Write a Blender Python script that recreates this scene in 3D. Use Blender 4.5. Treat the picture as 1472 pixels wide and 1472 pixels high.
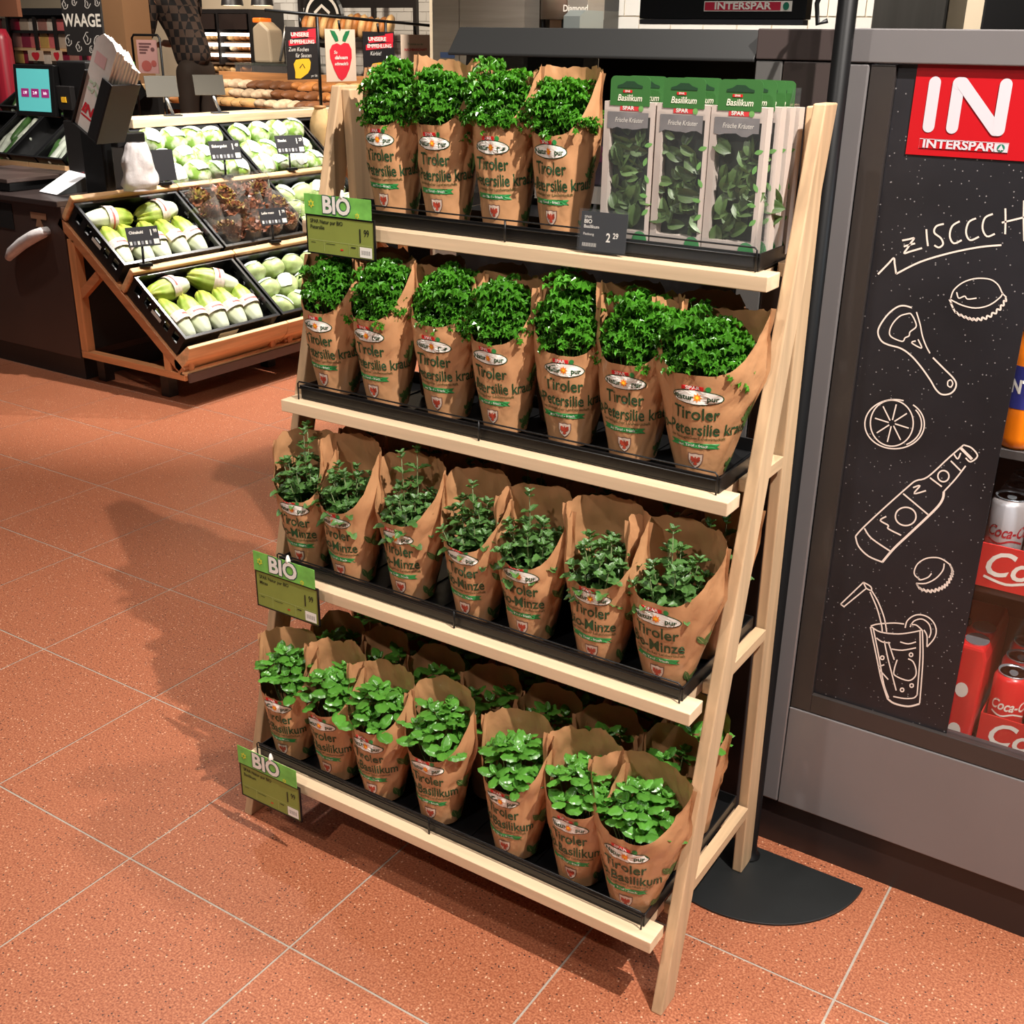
import bpy, bmesh, math, random
from mathutils import Vector, Matrix, noise
R = random.Random(7)
for _o in list(bpy.data.objects): bpy.data.objects.remove(_o)
scn = bpy.context.scene
COL = scn.collection
sin, cos, pi = math.sin, math.cos, math.pi

# ------------------------------------------------------------------ camera
F_PX, PITCH, ROLL, YAW = 1631.4, 0.3943, 0.0153, 0.5710
CAM = Vector((0.6078, -1.4295, 1.6))
_fw = Vector((-sin(YAW)*cos(PITCH), cos(YAW)*cos(PITCH), -sin(PITCH)))
_r0 = Vector((cos(YAW), sin(YAW), 0)); _u0 = _r0.cross(_fw)
_r = _r0*cos(ROLL) + _u0*sin(ROLL); _u = -_r0*sin(ROLL) + _u0*cos(ROLL)
cam = bpy.data.cameras.new('camera'); camo = bpy.data.objects.new('camera', cam); COL.objects.link(camo)
cam.sensor_width = 36; cam.lens = F_PX/1472*36; cam.clip_start = 0.05; cam.clip_end = 100
camo.matrix_world = Matrix(((_r.x, _u.x, -_fw.x, CAM.x), (_r.y, _u.y, -_fw.y, CAM.y), (_r.z, _u.z, -_fw.z, CAM.z), (0, 0, 0, 1)))
scn.camera = camo
def _ray(x, y): return _fw + _r*((x-736)/F_PX) - _u*((y-736)/F_PX)
def px_x(x, y, X): d = _ray(x, y); return CAM + d*((X-CAM.x)/d.x)      # pixel -> point on a plane of known place
def px_y(x, y, Y): d = _ray(x, y); return CAM + d*((Y-CAM.y)/d.y)
def px_z(x, y, Z): d = _ray(x, y); return CAM + d*((Z-CAM.z)/d.z)
def to_px(p):
    d = Vector(p)-CAM; z = d.dot(_fw)
    if z < .05: return None
    return 736+F_PX*d.dot(_r)/z, 736-F_PX*d.dot(_u)/z, F_PX/z

# ------------------------------------------------------------------ world, lights, exposure
w = bpy.data.worlds.new('store_ambience'); scn.world = w; w.use_nodes = True
w.node_tree.nodes['Background'].inputs[0].default_value = (1.0, 0.93, 0.87, 1)
w.node_tree.nodes['Background'].inputs[1].default_value = 0.07
vs = scn.view_settings
vs.view_transform = 'Standard'; vs.look = 'None'; vs.gamma = 1; vs.use_curve_mapping = False; vs.exposure = 0.0
def spot(name, loc, aim, power, angle=70, blend=.5, radius=.05, col=(1, .93, .86)):
    l = bpy.data.lights.new(name, 'SPOT'); l.energy = power; l.spot_size = math.radians(angle); l.spot_blend = blend
    l.shadow_soft_size = radius; l.color = col
    o = bpy.data.objects.new(name, l); COL.objects.link(o); o.location = loc
    o.rotation_euler = (Vector(aim)-Vector(loc)).to_track_quat('-Z', 'Y').to_euler()
spot('ceiling_spot_key', (1.35, -.50, 3.5), (-.35, .0, .6), 820, 62, .45, .022)
spot('ceiling_spot_back', (-.35, 1.0, 3.5), (-.7, -.3, .2), 200, 70, .5, .03)
spot('ceiling_spot_front', (-.5, -2.6, 3.5), (-.4, .1, .7), 190, 48, .6, .05)
spot('ceiling_spot_left', (-2.2, -1.2, 3.5), (-1.7, -.2, 0), 130, 80, .9, .08)
spot('ceiling_spot_aisle', (-2.7, 1.0, 3.5), (-2.6, 1.0, 0), 210, 85, .8, .06)
spot('ceiling_spot_vegetables', (-3.0, 2.3, 3.5), (-3.8, 2.6, .6), 680, 58, .6, .035, (1, .95, .88))
spot('ceiling_spot_lettuce', (-3.4, 4.2, 3.5), (-4.2, 4.0, .9), 600, 86, .6, .04, (1, .95, .88))
spot('ceiling_spot_counter', (-4.6, 1.2, 3.5), (-5.0, 3.2, 1.1), 260, 70, .7, .05)
spot('column_fill_spot', (-5.0, 3.2, 3.5), (-6.9, 5.2, 1.5), 330, 60, .7, .06, (1, .88, .74))  # unseen spot added to brighten the tan column
spot('ceiling_spot_bakery', (-5.6, 5.4, 3.4), (-6.8, 7.8, 1.0), 560, 85, .7, .06, (1, .86, .70))
spot('ceiling_spot_bakery_side', (-8.4, 5.2, 3.4), (-9.8, 7.6, 1.2), 420, 85, .7, .06, (1, .88, .76))
spot('ceiling_spot_kitchen', (-1.6, 2.6, 3.3), (-1.2, 4.4, 1.8), 520, 110, .7, .08, (1, .94, .86))
spot('ceiling_spot_fridge', (1.5, -1.3, 3.5), (.5, .56, .5), 90, 60, .8, .05)

# ------------------------------------------------------------------ materials
def lin(c):
    c = c/255
    return c/12.92 if c <= .04045 else ((c+.055)/1.055)**2.4
def L(rgb): return (lin(rgb[0]), lin(rgb[1]), lin(rgb[2]), 1)
_mats = {}
def M(name, rgb=(128, 128, 128), rough=.5, metal=0, spec=.5, var=0, scale=30, stretch=(1, 1, 1), bump=0, bscale=60, emit=0, coat=0, world=False, rnd=0):
    if name in _mats: return _mats[name]
    m = bpy.data.materials.new(name); m.use_nodes = True; nt = m.node_tree; b = nt.nodes['Principled BSDF']
    b.inputs['Base Color'].default_value = L(rgb); b.inputs['Roughness'].default_value = rough; b.inputs['Metallic'].default_value = metal
    b.inputs['Specular IOR Level'].default_value = spec; b.inputs['Coat Weight'].default_value = coat
    m.diffuse_color = L(rgb)
    N = nt.nodes.new; K = nt.links.new
    if emit:
        b.inputs['Emission Color'].default_value = L(rgb); b.inputs['Emission Strength'].default_value = emit
    if var or bump or rnd:
        if world: src = N('ShaderNodeNewGeometry').outputs['Position']
        else: src = N('ShaderNodeTexCoord').outputs['Object']
        mp = N('ShaderNodeMapping'); K(src, mp.inputs[0]); mp.inputs['Scale'].default_value = stretch
        src = mp.outputs[0]
    if var or rnd:
        n = N('ShaderNodeTexNoise'); K(src, n.inputs['Vector']); n.inputs['Scale'].default_value = scale; n.inputs['Detail'].default_value = 5
        r = N('ShaderNodeMapRange'); K(n.outputs['Fac'], r.inputs[0]); r.inputs[1].default_value = .3; r.inputs[2].default_value = .7
        r.inputs[3].default_value = 1-var; r.inputs[4].default_value = 1+var
        fac = r.outputs[0]
        if rnd:
            oi = N('ShaderNodeObjectInfo'); r2 = N('ShaderNodeMapRange'); K(oi.outputs['Random'], r2.inputs[0]); r2.inputs[3].default_value = 1-rnd; r2.inputs[4].default_value = 1+rnd
            mu = N('ShaderNodeMath'); mu.operation = 'MULTIPLY'; K(fac, mu.inputs[0]); K(r2.outputs[0], mu.inputs[1]); fac = mu.outputs[0]
        h = N('ShaderNodeHueSaturation'); h.inputs['Color'].default_value = L(rgb); K(fac, h.inputs['Value']); K(h.outputs[0], b.inputs['Base Color'])
    if bump:
        n2 = N('ShaderNodeTexNoise'); K(src, n2.inputs['Vector']); n2.inputs['Scale'].default_value = bscale; n2.inputs['Detail'].default_value = 4
        bp = N('ShaderNodeBump'); bp.inputs['Strength'].default_value = bump; bp.inputs['Distance'].default_value = .004
        K(n2.outputs['Fac'], bp.inputs['Height']); K(bp.outputs[0], b.inputs['Normal'])
    _mats[name] = m; return m
def clear(name, rgb=(235, 240, 240), alpha=.0, rough=.05):   # thin clear sheet: see-through, mirror-like at grazing angles, a little body colour
    if name in _mats: return _mats[name]
    m = bpy.data.materials.new(name); m.use_nodes = True; nt = m.node_tree; nt.nodes.clear(); N = nt.nodes.new; K = nt.links.new
    o = N('ShaderNodeOutputMaterial'); t = N('ShaderNodeBsdfTransparent'); g = N('ShaderNodeBsdfGlossy'); g.inputs['Roughness'].default_value = rough
    d = N('ShaderNodeBsdfDiffuse'); d.inputs[0].default_value = L(rgb)
    m1 = N('ShaderNodeMixShader'); m1.inputs[0].default_value = alpha; K(t.outputs[0], m1.inputs[1]); K(d.outputs[0], m1.inputs[2])
    lw = N('ShaderNodeLayerWeight'); lw.inputs[0].default_value = .5; pw = N('ShaderNodeMath'); pw.operation = 'POWER'; pw.inputs[1].default_value = 4; K(lw.outputs['Facing'], pw.inputs[0])
    fr = N('ShaderNodeMath'); fr.operation = 'MULTIPLY_ADD'; fr.inputs[1].default_value = .8; fr.inputs[2].default_value = .045; K(pw.outputs[0], fr.inputs[0])
    mx = N('ShaderNodeMixShader'); K(fr.outputs[0], mx.inputs[0]); K(m1.outputs[0], mx.inputs[1]); K(g.outputs[0], mx.inputs[2]); K(mx.outputs[0], o.inputs[0])
    m.diffuse_color = L(rgb); _mats[name] = m; return m
def leafmat(name, rgb, rough=.4, trans=.25, var=.25, scale=60, rnd=.2):
    m = M(name, rgb, rough, var=var, scale=scale, rnd=rnd, spec=.5); nt = m.node_tree
    b = nt.nodes['Principled BSDF']; out = nt.nodes['Material Output']
    t = nt.nodes.new('ShaderNodeBsdfTranslucent'); t.inputs[0].default_value = L((min(255, rgb[0]*1.25), min(255, rgb[1]*1.2), rgb[2]*.8))
    mx = nt.nodes.new('ShaderNodeMixShader'); mx.inputs[0].default_value = trans
    nt.links.new(b.outputs[0], mx.inputs[1]); nt.links.new(t.outputs[0], mx.inputs[2]); nt.links.new(mx.outputs[0], out.inputs[0])
    return m
def wood(name, rgb, axis, amount=.24):
    st = [38, 38, 38]; st[axis] = 2.2
    return M(name, rgb, .5, var=amount, scale=1, stretch=tuple(st), world=True, bump=.08, bscale=2)

# ------------------------------------------------------------------ mesh helpers
class MB:
    def __init__(s): s.v = []; s.f = []; s.m = []
    def add(s, vs, fs, mi=0):
        n = len(s.v); s.v += [tuple(p) for p in vs]; s.f += [tuple(i+n for i in f) for f in fs]; s.m += [mi]*len(fs); return s
    def box(s, x0, x1, y0, y1, z0, z1, mi=0, mat=None):
        vs = [Vector((x, y, z)) for z in (z0, z1) for y in (y0, y1) for x in (x0, x1)]
        if mat: vs = [mat @ p for p in vs]
        return s.add(vs, [(0, 2, 3, 1), (4, 5, 7, 6), (0, 1, 5, 4), (2, 6, 7, 3), (0, 4, 6, 2), (1, 3, 7, 5)], mi)
    def hexa(s, a, b, mi=0):           # two quads of four points each
        vs = list(a)+list(b)
        return s.add(vs, [(3, 2, 1, 0), (4, 5, 6, 7), (0, 1, 5, 4), (1, 2, 6, 5), (2, 3, 7, 6), (3, 0, 4, 7)], mi)
    def prism(s, poly, fn, a, b, mi=0):  # poly of 2-D points; fn(p, q, t) -> 3-D
        n = len(poly); vs = [fn(p[0], p[1], a) for p in poly]+[fn(p[0], p[1], b) for p in poly]
        fs = [tuple(range(n-1, -1, -1)), tuple(range(n, 2*n))]+[(i, (i+1) % n, n+(i+1) % n, n+i) for i in range(n)]
        return s.add(vs, fs, mi)
    def lathe(s, prof, n=24, fn=None, mi=0, caps=True):
        fn = fn or (lambda x, y, z: (x, y, z)); vs = []; fs = []
        for r, z in prof:
            for k in range(n): t = 2*pi*k/n; vs.append(fn(r*cos(t), r*sin(t), z))
        for i in range(len(prof)-1):
            for k in range(n): k2 = (k+1) % n; fs.append((i*n+k, i*n+k2, (i+1)*n+k2, (i+1)*n+k))
        if caps: fs.append(tuple(range(n-1, -1, -1))); fs.append(tuple(range((len(prof)-1)*n, len(prof)*n)))
        return s.add(vs, fs, mi)
    def tube(s, pts, r, n=6, mi=0):
        pts = [Vector(p) for p in pts]; vs = []; fs = []
        for i, p in enumerate(pts):
            t = (pts[min(i+1, len(pts)-1)]-pts[max(i-1, 0)]).normalized()
            a = t.orthogonal().normalized() if i == 0 else (a-t*a.dot(t)).normalized()
            b = t.cross(a); rr = r[i] if isinstance(r, (list, tuple)) else r
            for k in range(n): q = 2*pi*k/n; vs.append(p+a*(rr*cos(q))+b*(rr*sin(q)))
        for i in range(len(pts)-1):
            for k in range(n): k2 = (k+1) % n; fs.append((i*n+k, i*n+k2, (i+1)*n+k2, (i+1)*n+k))
        fs.append(tuple(range(n-1, -1, -1))); fs.append(tuple(range((len(pts)-1)*n, len(pts)*n)))
        return s.add(vs, fs, mi)
    def grid(s, fn, nu, nv, mi=0, wrap=False):
        vs = [fn(i/nu, j/nv) for j in range(nv+1) for i in range(nu if wrap else nu+1)]; k = nu if wrap else nu+1; fs = []
        for j in range(nv):
            for i in range(nu): i2 = (i+1) % k; fs.append((j*k+i, j*k+i2, (j+1)*k+i2, (j+1)*k+i))
        return s.add(vs, fs, mi)
    def flat(s, pts, mi=0): return s.add(pts, [tuple(range(len(pts)))], mi)
    def ribbon(s, pts, wd, fn, mi=0, closed=False):   # flat stroke in 2-D mapped by fn
        pts = [Vector(p) for p in pts]
        if closed: pts = pts+[pts[0], pts[1]]
        vs = []
        for i, p in enumerate(pts):
            t = (pts[min(i+1, len(pts)-1)]-pts[max(i-1, 0)]); t = t.normalized() if t.length > 1e-9 else Vector((1, 0))
            nn = Vector((-t.y, t.x))*wd/2; vs += [fn(*(p-nn)), fn(*(p+nn))]
        return s.add(vs, [(2*i, 2*i+2, 2*i+3, 2*i+1) for i in range(len(pts)-1)], mi)
    def mesh(s, name, mats, smooth=False):
        me = bpy.data.meshes.new(name); me.from_pydata(s.v, [], s.f)
        for m in (mats if isinstance(mats, (list, tuple)) else [mats]): me.materials.append(m)
        if any(s.m): me.polygons.foreach_set('material_index', s.m)
        if smooth: me.polygons.foreach_set('use_smooth', [True]*len(s.f))
        me.update(); return me
    def build(s, name, mats, parent=None, smooth=False, bevel=0, loc=None):
        return put(name, s.mesh(name, mats, smooth), parent, loc, bevel)
def put(name, me, parent=None, loc=None, bevel=0, mat=None):
    o = bpy.data.objects.new(name, me); COL.objects.link(o)
    if parent: o.parent = parent
    if loc is not None: o.location = loc
    if mat is not None: o.matrix_local = mat
    if bevel:
        b = o.modifiers.new('edge', 'BEVEL'); b.width = bevel; b.segments = 2; b.limit_method = 'ANGLE'; b.harden_normals = False
    return o
def tag(o, label, cat, group=None):
    o['label'] = label; o['category'] = cat
    if group: o['group'] = group
    return o
def thing(name, label, cat, loc=(0, 0, 0), rot=(0, 0, 0), group=None):
    o = bpy.data.objects.new(name, None); o.empty_display_size = .05; COL.objects.link(o); o.location = loc; o.rotation_euler = rot
    return tag(o, label, cat, group)
def struct(o): o['kind'] = 'structure'; return o
def rename(o, label):
    o['label'] = label; return o
def copy_tree(o, parent=None):
    c = o.copy(); COL.objects.link(c); c.parent = parent
    if parent: c.matrix_parent_inverse = o.matrix_parent_inverse.copy()
    for ch in o.children: copy_tree(ch, c)
    return c
_tx = {}
def text2d(s, size=1, shear=0, sx=1, offset=0, align='CENTER', res=3):
    k = (s, shear, offset, align, res)
    if k not in _tx:
        cu = bpy.data.curves.new('t', 'FONT'); cu.body = s; cu.size = 1; cu.shear = shear; cu.align_x = align; cu.align_y = 'CENTER'; cu.resolution_u = res; cu.offset = offset
        o = bpy.data.objects.new('t', cu); COL.objects.link(o); bpy.context.view_layer.update()
        me = bpy.data.meshes.new_from_object(o.evaluated_get(bpy.context.evaluated_depsgraph_get()))
        _tx[k] = ([(q.co.x, q.co.y) for q in me.vertices], [tuple(p.vertices) for p in me.polygons])
        bpy.data.objects.remove(o); bpy.data.curves.remove(cu); bpy.data.meshes.remove(me)
    v, f = _tx[k]
    return [(x*size*sx, y*size) for x, y in v], f
def addtext(mb, s, fn, u=0, v=0, size=1, mi=0, **kw):
    vs, fs = text2d(s, size, **kw); mb.add([fn(x+u, y+v) for x, y in vs], fs, mi); return mb
def ell(cx, cy, rx, ry, n=28, a0=0, a1=2*pi): return [(cx+rx*cos(a0+(a1-a0)*i/n), cy+ry*sin(a0+(a1-a0)*i/n)) for i in range(n)]
def nz(x, y, z): return noise.noise(Vector((x, y, z)))

# shared colours
PINE = (190, 158, 122)
W_X, W_Y, W_Z = wood('pine_along_x_toplit', (212, 184, 150), 0, .14), wood('pine_along_y', PINE, 1), wood('pine_upright', PINE, 2)  # shelf boards get paler pine: strong top light put into the colour
BLACKP = M('black_plastic', (13, 13, 14), .38, var=.15, scale=40)
BLACKM = M('black_metal', (11, 11, 12), .45, spec=.35)
WHITEP = M('white_print', (228, 222, 212), .5)
INKG = M('dark_green_ink', (26, 66, 36), .5)
INKB = M('black_ink', (24, 26, 22), .5)
REDP = M('red_print', (206, 30, 34), .45)
GREENP = M('green_print', (38, 128, 62), .5)
YELP = M('yellow_print', (240, 182, 40), .5)
# ------------------------------------------------------------------ floor
TS, TX, TY = .4537, -1.0959, -.2432
def floor_tile_material():
    m = M('terracotta_terrazzo', (196, 112, 80), .42, spec=.45); nt = m.node_tree; N = nt.nodes.new; K = nt.links.new; b = nt.nodes['Principled BSDF']
    g = N('ShaderNodeNewGeometry'); pos = g.outputs['Position']
    n1 = N('ShaderNodeTexNoise'); n1.inputs['Scale'].default_value = 240; n1.inputs['Detail'].default_value = 2; K(pos, n1.inputs['Vector'])
    r1 = N('ShaderNodeValToRGB'); K(n1.outputs['Fac'], r1.inputs[0])
    e = r1.color_ramp.elements; e[0].position = .3; e[0].color = L((122, 67, 45)); e[1].position = .74; e[1].color = L((186, 124, 90))
    e2 = r1.color_ramp.elements.new(.5); e2.color = L((154, 90, 62))
    v = N('ShaderNodeTexVoronoi'); v.inputs['Scale'].default_value = 120; K(pos, v.inputs['Vector'])
    lt = N('ShaderNodeMath'); lt.operation = 'LESS_THAN'; lt.inputs[1].default_value = .22; K(v.outputs['Distance'], lt.inputs[0])
    sep = N('ShaderNodeSeparateColor'); K(v.outputs['Color'], sep.inputs[0])
    gt = N('ShaderNodeMath'); gt.operation = 'GREATER_THAN'; gt.inputs[1].default_value = .72; K(sep.outputs[0], gt.inputs[0])
    an = N('ShaderNodeMath'); an.operation = 'MULTIPLY'; K(lt.outputs[0], an.inputs[0]); K(gt.outputs[0], an.inputs[1])
    mx = N('ShaderNodeMix'); mx.data_type = 'RGBA'; K(an.outputs[0], mx.inputs['Factor']); K(r1.outputs[0], mx.inputs['A']); mx.inputs['B'].default_value = L((60, 38, 34))
    gt2 = N('ShaderNodeMath'); gt2.operation = 'LESS_THAN'; gt2.inputs[1].default_value = .25; K(sep.outputs[0], gt2.inputs[0])
    an2 = N('ShaderNodeMath'); an2.operation = 'MULTIPLY'; K(lt.outputs[0], an2.inputs[0]); K(gt2.outputs[0], an2.inputs[1])
    mx2 = N('ShaderNodeMix'); mx2.data_type = 'RGBA'; K(an2.outputs[0], mx2.inputs['Factor']); K(mx.outputs['Result'], mx2.inputs['A']); mx2.inputs['B'].default_value = L((214, 164, 132))
    n3 = N('ShaderNodeTexNoise'); n3.inputs['Scale'].default_value = 2.2; K(pos, n3.inputs['Vector'])
    mr = N('ShaderNodeMapRange'); K(n3.outputs['Fac'], mr.inputs[0]); mr.inputs[3].default_value = .34; mr.inputs[4].default_value = .5; K(mr.outputs[0], b.inputs['Roughness'])
    K(mx2.outputs['Result'], b.inputs['Base Color'])
    return m
TILE = floor_tile_material()
GROUT = M('grey_grout', (158, 147, 134), .85, var=.1, scale=80)
fl = struct(MB().box(-14, 4, -3, 12, -.06, -.0012).build('floor', GROUT)); fl['label'] = 'terracotta terrazzo floor tiles with grey grout'
tm = MB().box(-TS/2+.0023, TS/2-.0023, -TS/2+.0023, TS/2-.0023, -.0012, 0).mesh('tile', TILE)
rest = MB(); cnt = 0
for i in range(-24, 8):
    for j in range(-6, 26):
        x, y = TX+(i+.5)*TS, TY+(j+.5)*TS
        if y > .95 and x > -.75: continue
        p = [to_px((x+a, y+b, 0)) for a in (-.22, .22) for b in (-.22, .22)]
        vis = any(q and -20 < q[0] < 1492 and -20 < q[1] < 1492 for q in p)
        if vis and y < 4.2 and x > -6.2: put('tile', tm, fl, (x, y, 0)); cnt += 1
        else: rest.box(x-TS/2+.0023, x+TS/2-.0023, y-TS/2+.0023, y+TS/2-.0023, -.0012, 0)
ro = rest.build('tile_field', TILE, fl); ro['kind'] = 'stuff'
print('floor tiles', cnt)

# ------------------------------------------------------------------ plant rack
SZ = [1.2747, .9323, .5857, .1722]; SY = [.2232, .1449, .066, -.0208]       # top edge of each front board
rack = thing('plant_rack', 'pine ladder shelf with four stepped shelves full of potted herbs', 'shelf', (-.47, .2, 0))
def R_(o):  # parent to the rack, keep world coordinates
    o.parent = rack; o.location = Vector(o.location)-Vector((-.47, .2, 0)); return o
def leg(xb, xt, y0b, y0t, ztop, w, d, zb=0):
    m = MB(); q = lambda x, y, z: [(x, y, z), (x+w, y, z), (x+w, y+d, z), (x, y+d, z)]
    m.hexa(q(xb, y0b, zb), q(xt, y0t, ztop)); return R_(m.build('leg', W_Z, bevel=.0025))
leg(0, 0, 0, .337, 1.518, .021, .054)
leg(-1.008, -.963, 0, .345, 1.514, .021, .054)
leg(-.026, -.0235, .428, .375, 1.512, .021, .055, .0052)
leg(-.950, -.942, .428, .350, 1.508, .021, .055)
for k, (z, y) in enumerate(zip(SZ, SY)):
    xl = -.983+.03*z
    b = R_(MB().box(xl, -.001, y, y+.052, z-.024, z).build('shelf_board', W_X, bevel=.0015))
    R_(MB().box(xl+.028, -.03, y+.058, y+.115, z-.024, z-.002).build('shelf_slat', W_X, bevel=.001))
    yb = .424-.035*z
    R_(MB().box(xl+.028, -.03, (y+yb)/2+.02, (y+yb)/2+.08, z-.024, z-.002).build('shelf_slat', W_X, bevel=.001))
    R_(MB().box(xl+.028, -.03, yb-.05, yb-.002, z-.024, z-.002).build('shelf_slat', W_X, bevel=.001))
    for x0 in (xl+.004, -.0235):
        R_(MB().box(x0, x0+.0215, y+.098, yb-.001, z-.016, z+.006).build('side_rail', W_Y, bevel=.001))
    gx0, gx1, gz = xl+.03, -.03, z+.038
    g = MB().tube([(gx0, y+.020, z+.001), (gx0, y+.020, gz-.004), (gx0+.004, y+.020, gz), (gx1-.004, y+.020, gz), (gx1, y+.020, gz-.004), (gx1, y+.020, z+.001)], .0016, 6); g.tube([(-.49, y+.020, z+.001), (-.49, y+.020, gz)], .002, 6); g.tube([(gx0, y+.022, z+.024), (gx1, y+.022, z+.024)], .0013, 6)
    R_(g.build('guard_wire', BLACKM, smooth=True))
    # two black trays per shelf: things that stand on the shelf
    nm = ['top', 'second', 'third', 'bottom'][k]
    for a, c in ((xl+.03, -.0275),):
        t = MB(); y0, y1, zt = y+.028, yb-.004, z+.028; th = .003
        t.box(a, c, y0, y1, z+.001, z+.005)
        t.box(a, c, y0, y0+th, z+.005, zt); t.box(a, c, y1-th, y1, z+.005, zt); t.box(a, a+th, y0+th, y1-th, z+.005, zt); t.box(c-th, c, y0+th, y1-th, z+.005, zt)
        t.box(a-.001, c+.001, y0-.003, y0, zt-.005, zt+.001)
        for q in range(13): xx = a+.03+(c-a-.06)*q/12; t.box(xx-.002, xx+.002, y0+.01, y1-.01, z+.005, z+.0075)
        tag(t.build('plant_tray', BLACKP, bevel=.0008), 'long black plastic tray under the herbs on the %s shelf' % nm, 'tray', 'black trays on the rack')
# ------------------------------------------------------------------ potted herbs in paper sleeves
def kraft_material():
    m = M('kraft_paper', (180, 132, 92), .34, spec=.6, var=.09, scale=16, bump=.5, bscale=28); return m
KRAFT = kraft_material()
POTM = M('blue_black_pot', (30, 38, 66), .4)
SOIL = M('dark_soil', (38, 28, 20), .9, var=.4, scale=200, bump=.8, bscale=300)
PARS = leafmat('parsley_green', (70, 130, 34), .28, .2, .3, 90)
PARST = leafmat('parsley_stem', (110, 160, 70), .5, .1)
MINT = leafmat('mint_green', (74, 112, 54), .42, .2, .25, 60)
MINTS = leafmat('mint_stem', (104, 116, 74), .5, .1)
BASI = leafmat('basil_green', (84, 142, 52), .3, .22, .18, 40)
LEAFP = M('printed_leaf_green', (74, 100, 48), .5, var=.3, scale=60)
ORANGE = M('orange_print', (236, 128, 32), .5)
def sleeve_fn(seed, a, b, hf, hs, hb):
    def P(ph, z, off=0.0):          # ph = 0 faces the front (-Y)
        t = z/.29; A = .039+(a-.039)*min(1, z/.18)**.95; B = .039+(b-.039)*min(1, z/.18)
        if z > .19: B *= 1-.30*min(1, (z-.19)/.10)
        p = .55*max(0, min(1, (z-.05)/.2)); c = cos(ph); s = sin(ph)
        x = A*s; y = -B*(abs(c)**(1+p))*(1 if c > 0 else -1)
        w = .15+min(1, z/.12)
        cr = abs(nz(s*2.6+seed, c*2.6+z*9, z*17+seed*2)); k = w*(.0042*nz(s*2.1+seed*3.1, c*2.1, z*13)+.0016*nz(s*5+seed, c*5, z*34+seed)-.0045*max(0, .16-cr)/.16*.6+.0060*max(0, t-.5)*nz(s*3.3, c*3.3+seed, z*8))
        rr = math.hypot(x, y) or 1e-6; k += off
        return Vector((x+k*x/rr, y+k*y/rr, z))
    def top(ph):
        s = abs(sin(ph)); wob = .007*nz(sin(ph)*2+seed*1.7, cos(ph)*2, seed*.9)+.004*nz(sin(ph)*7, cos(ph)*7+seed, 3)
        if cos(ph) > 0: z = hf+(hs-hf)*s**4.2
        else: z = hs+(hb-hs)*(1-s**3)
        return z+wob*(1.6 if cos(ph) < .2 else .35)
    return [P, top]
def sleeve_mesh(fn, hi=True):
    P, top = fn[0], fn[1]; m = MB(); nu = 84 if hi else 36; nv = 26 if hi else 10
    m.grid(lambda u, v: P(u*2*pi, .004+(top(u*2*pi)-.004)*v), nu, nv, wrap=True)
    grid_v = [Vector(p) for p in m.v]; tops = [top(2*pi*i/nu) for i in range(nu)]
    def S(ph, z, off):                 # point on the paper as meshed, lifted by off
        q = (ph/(2*pi) % 1)*nu; i0 = int(q) % nu; i1 = (i0+1) % nu; fu = q-int(q); r = []
        for i in (i0, i1):
            v = max(0, min(.9999, (z-.004)/(tops[i]-.004)))*nv; j = int(v); r.append(grid_v[j*nu+i].lerp(grid_v[(j+1)*nu+i], v-j))
        p = r[0].lerp(r[1], fu); d = Vector((p.x, p.y, 0)).normalized(); return p+d*off
    fn.append(S)
    # folded side seams: a narrow flap standing off each ear
    for sg in (-1, 1):
        ph = sg*pi/2
        m.grid(lambda u, v: P(ph, .09+(top(ph)-.002-.09)*v)+Vector((sg*.008*u*(v**.7), -.004*sin(3*v*pi)*u, 0)), 1, 10)
    return m.mesh('paper_sleeve', KRAFT, True)
def maps(fn, off=.0012):
    S = fn[2]
    return lambda u, v: S(u*1.1/(.040+.19*min(max(v, 0), .2)), max(.0045, v), off)
def fill(mb, pts, f, mi, c=None, rings=4):      # fan of a flat outline, mapped on the sleeve
    cx = sum(p[0] for p in pts)/len(pts) if c is None else c[0]; cy = sum(p[1] for p in pts)/len(pts) if c is None else c[1]
    if len(pts) < 10:
        q = []
        for a_, b_ in zip(pts, pts[1:]+pts[:1]): q += [a_, ((a_[0]*2+b_[0])/3, (a_[1]*2+b_[1])/3), ((a_[0]+2*b_[0])/3, (a_[1]+2*b_[1])/3)]
        pts = q
    n = len(pts); vs = [f(cx, cy)]+[f(cx+(p[0]-cx)*k/rings, cy+(p[1]-cy)*k/rings) for k in range(1, rings+1) for p in pts]
    fs = [(0, 1+i, 1+(i+1) % n) for i in range(n)]
    for k in range(rings-1): fs += [(1+k*n+i, 1+(k+1)*n+i, 1+(k+1)*n+(i+1) % n, 1+k*n+(i+1) % n) for i in range(n)]
    mb.add(vs, fs, mi)
SHIELD = [(-1, 1.05), (-.5, .98), (0, 1.08), (.5, .98), (1, 1.05), (.98, .2), (.8, -.4), (.45, -.85), (0, -1.15), (-.45, -.85), (-.8, -.4), (-.98, .2)]
EAGLE = [(0, .8), (.14, .62), (.12, .4), (.45, .75), (.75, .7), (.7, .35), (.78, .05), (.5, -.1), (.55, -.35), (.25, -.2), (.2, -.45), (.35, -.7), (0, -.85), (-.35, -.7), (-.2, -.45), (-.25, -.2), (-.55, -.35), (-.5, -.1), (-.78, .05), (-.7, .35), (-.75, .7), (-.45, .75), (-.12, .4), (-.14, .62)]
def leaf_outline(cx, cy, L_, W_, ang, n=10):
    pts = []
    for i in range(2*n):
        t = i/n if i <= n else 2-i/n; sg = 1 if i <= n else -1
        x = L_*(t-.5); y = sg*W_/2*sin(pi*t)**.8*(1-.25*t); pts.append((cx+x*cos(ang)-y*sin(ang), cy+x*sin(ang)+y*cos(ang)))
    return pts
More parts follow.
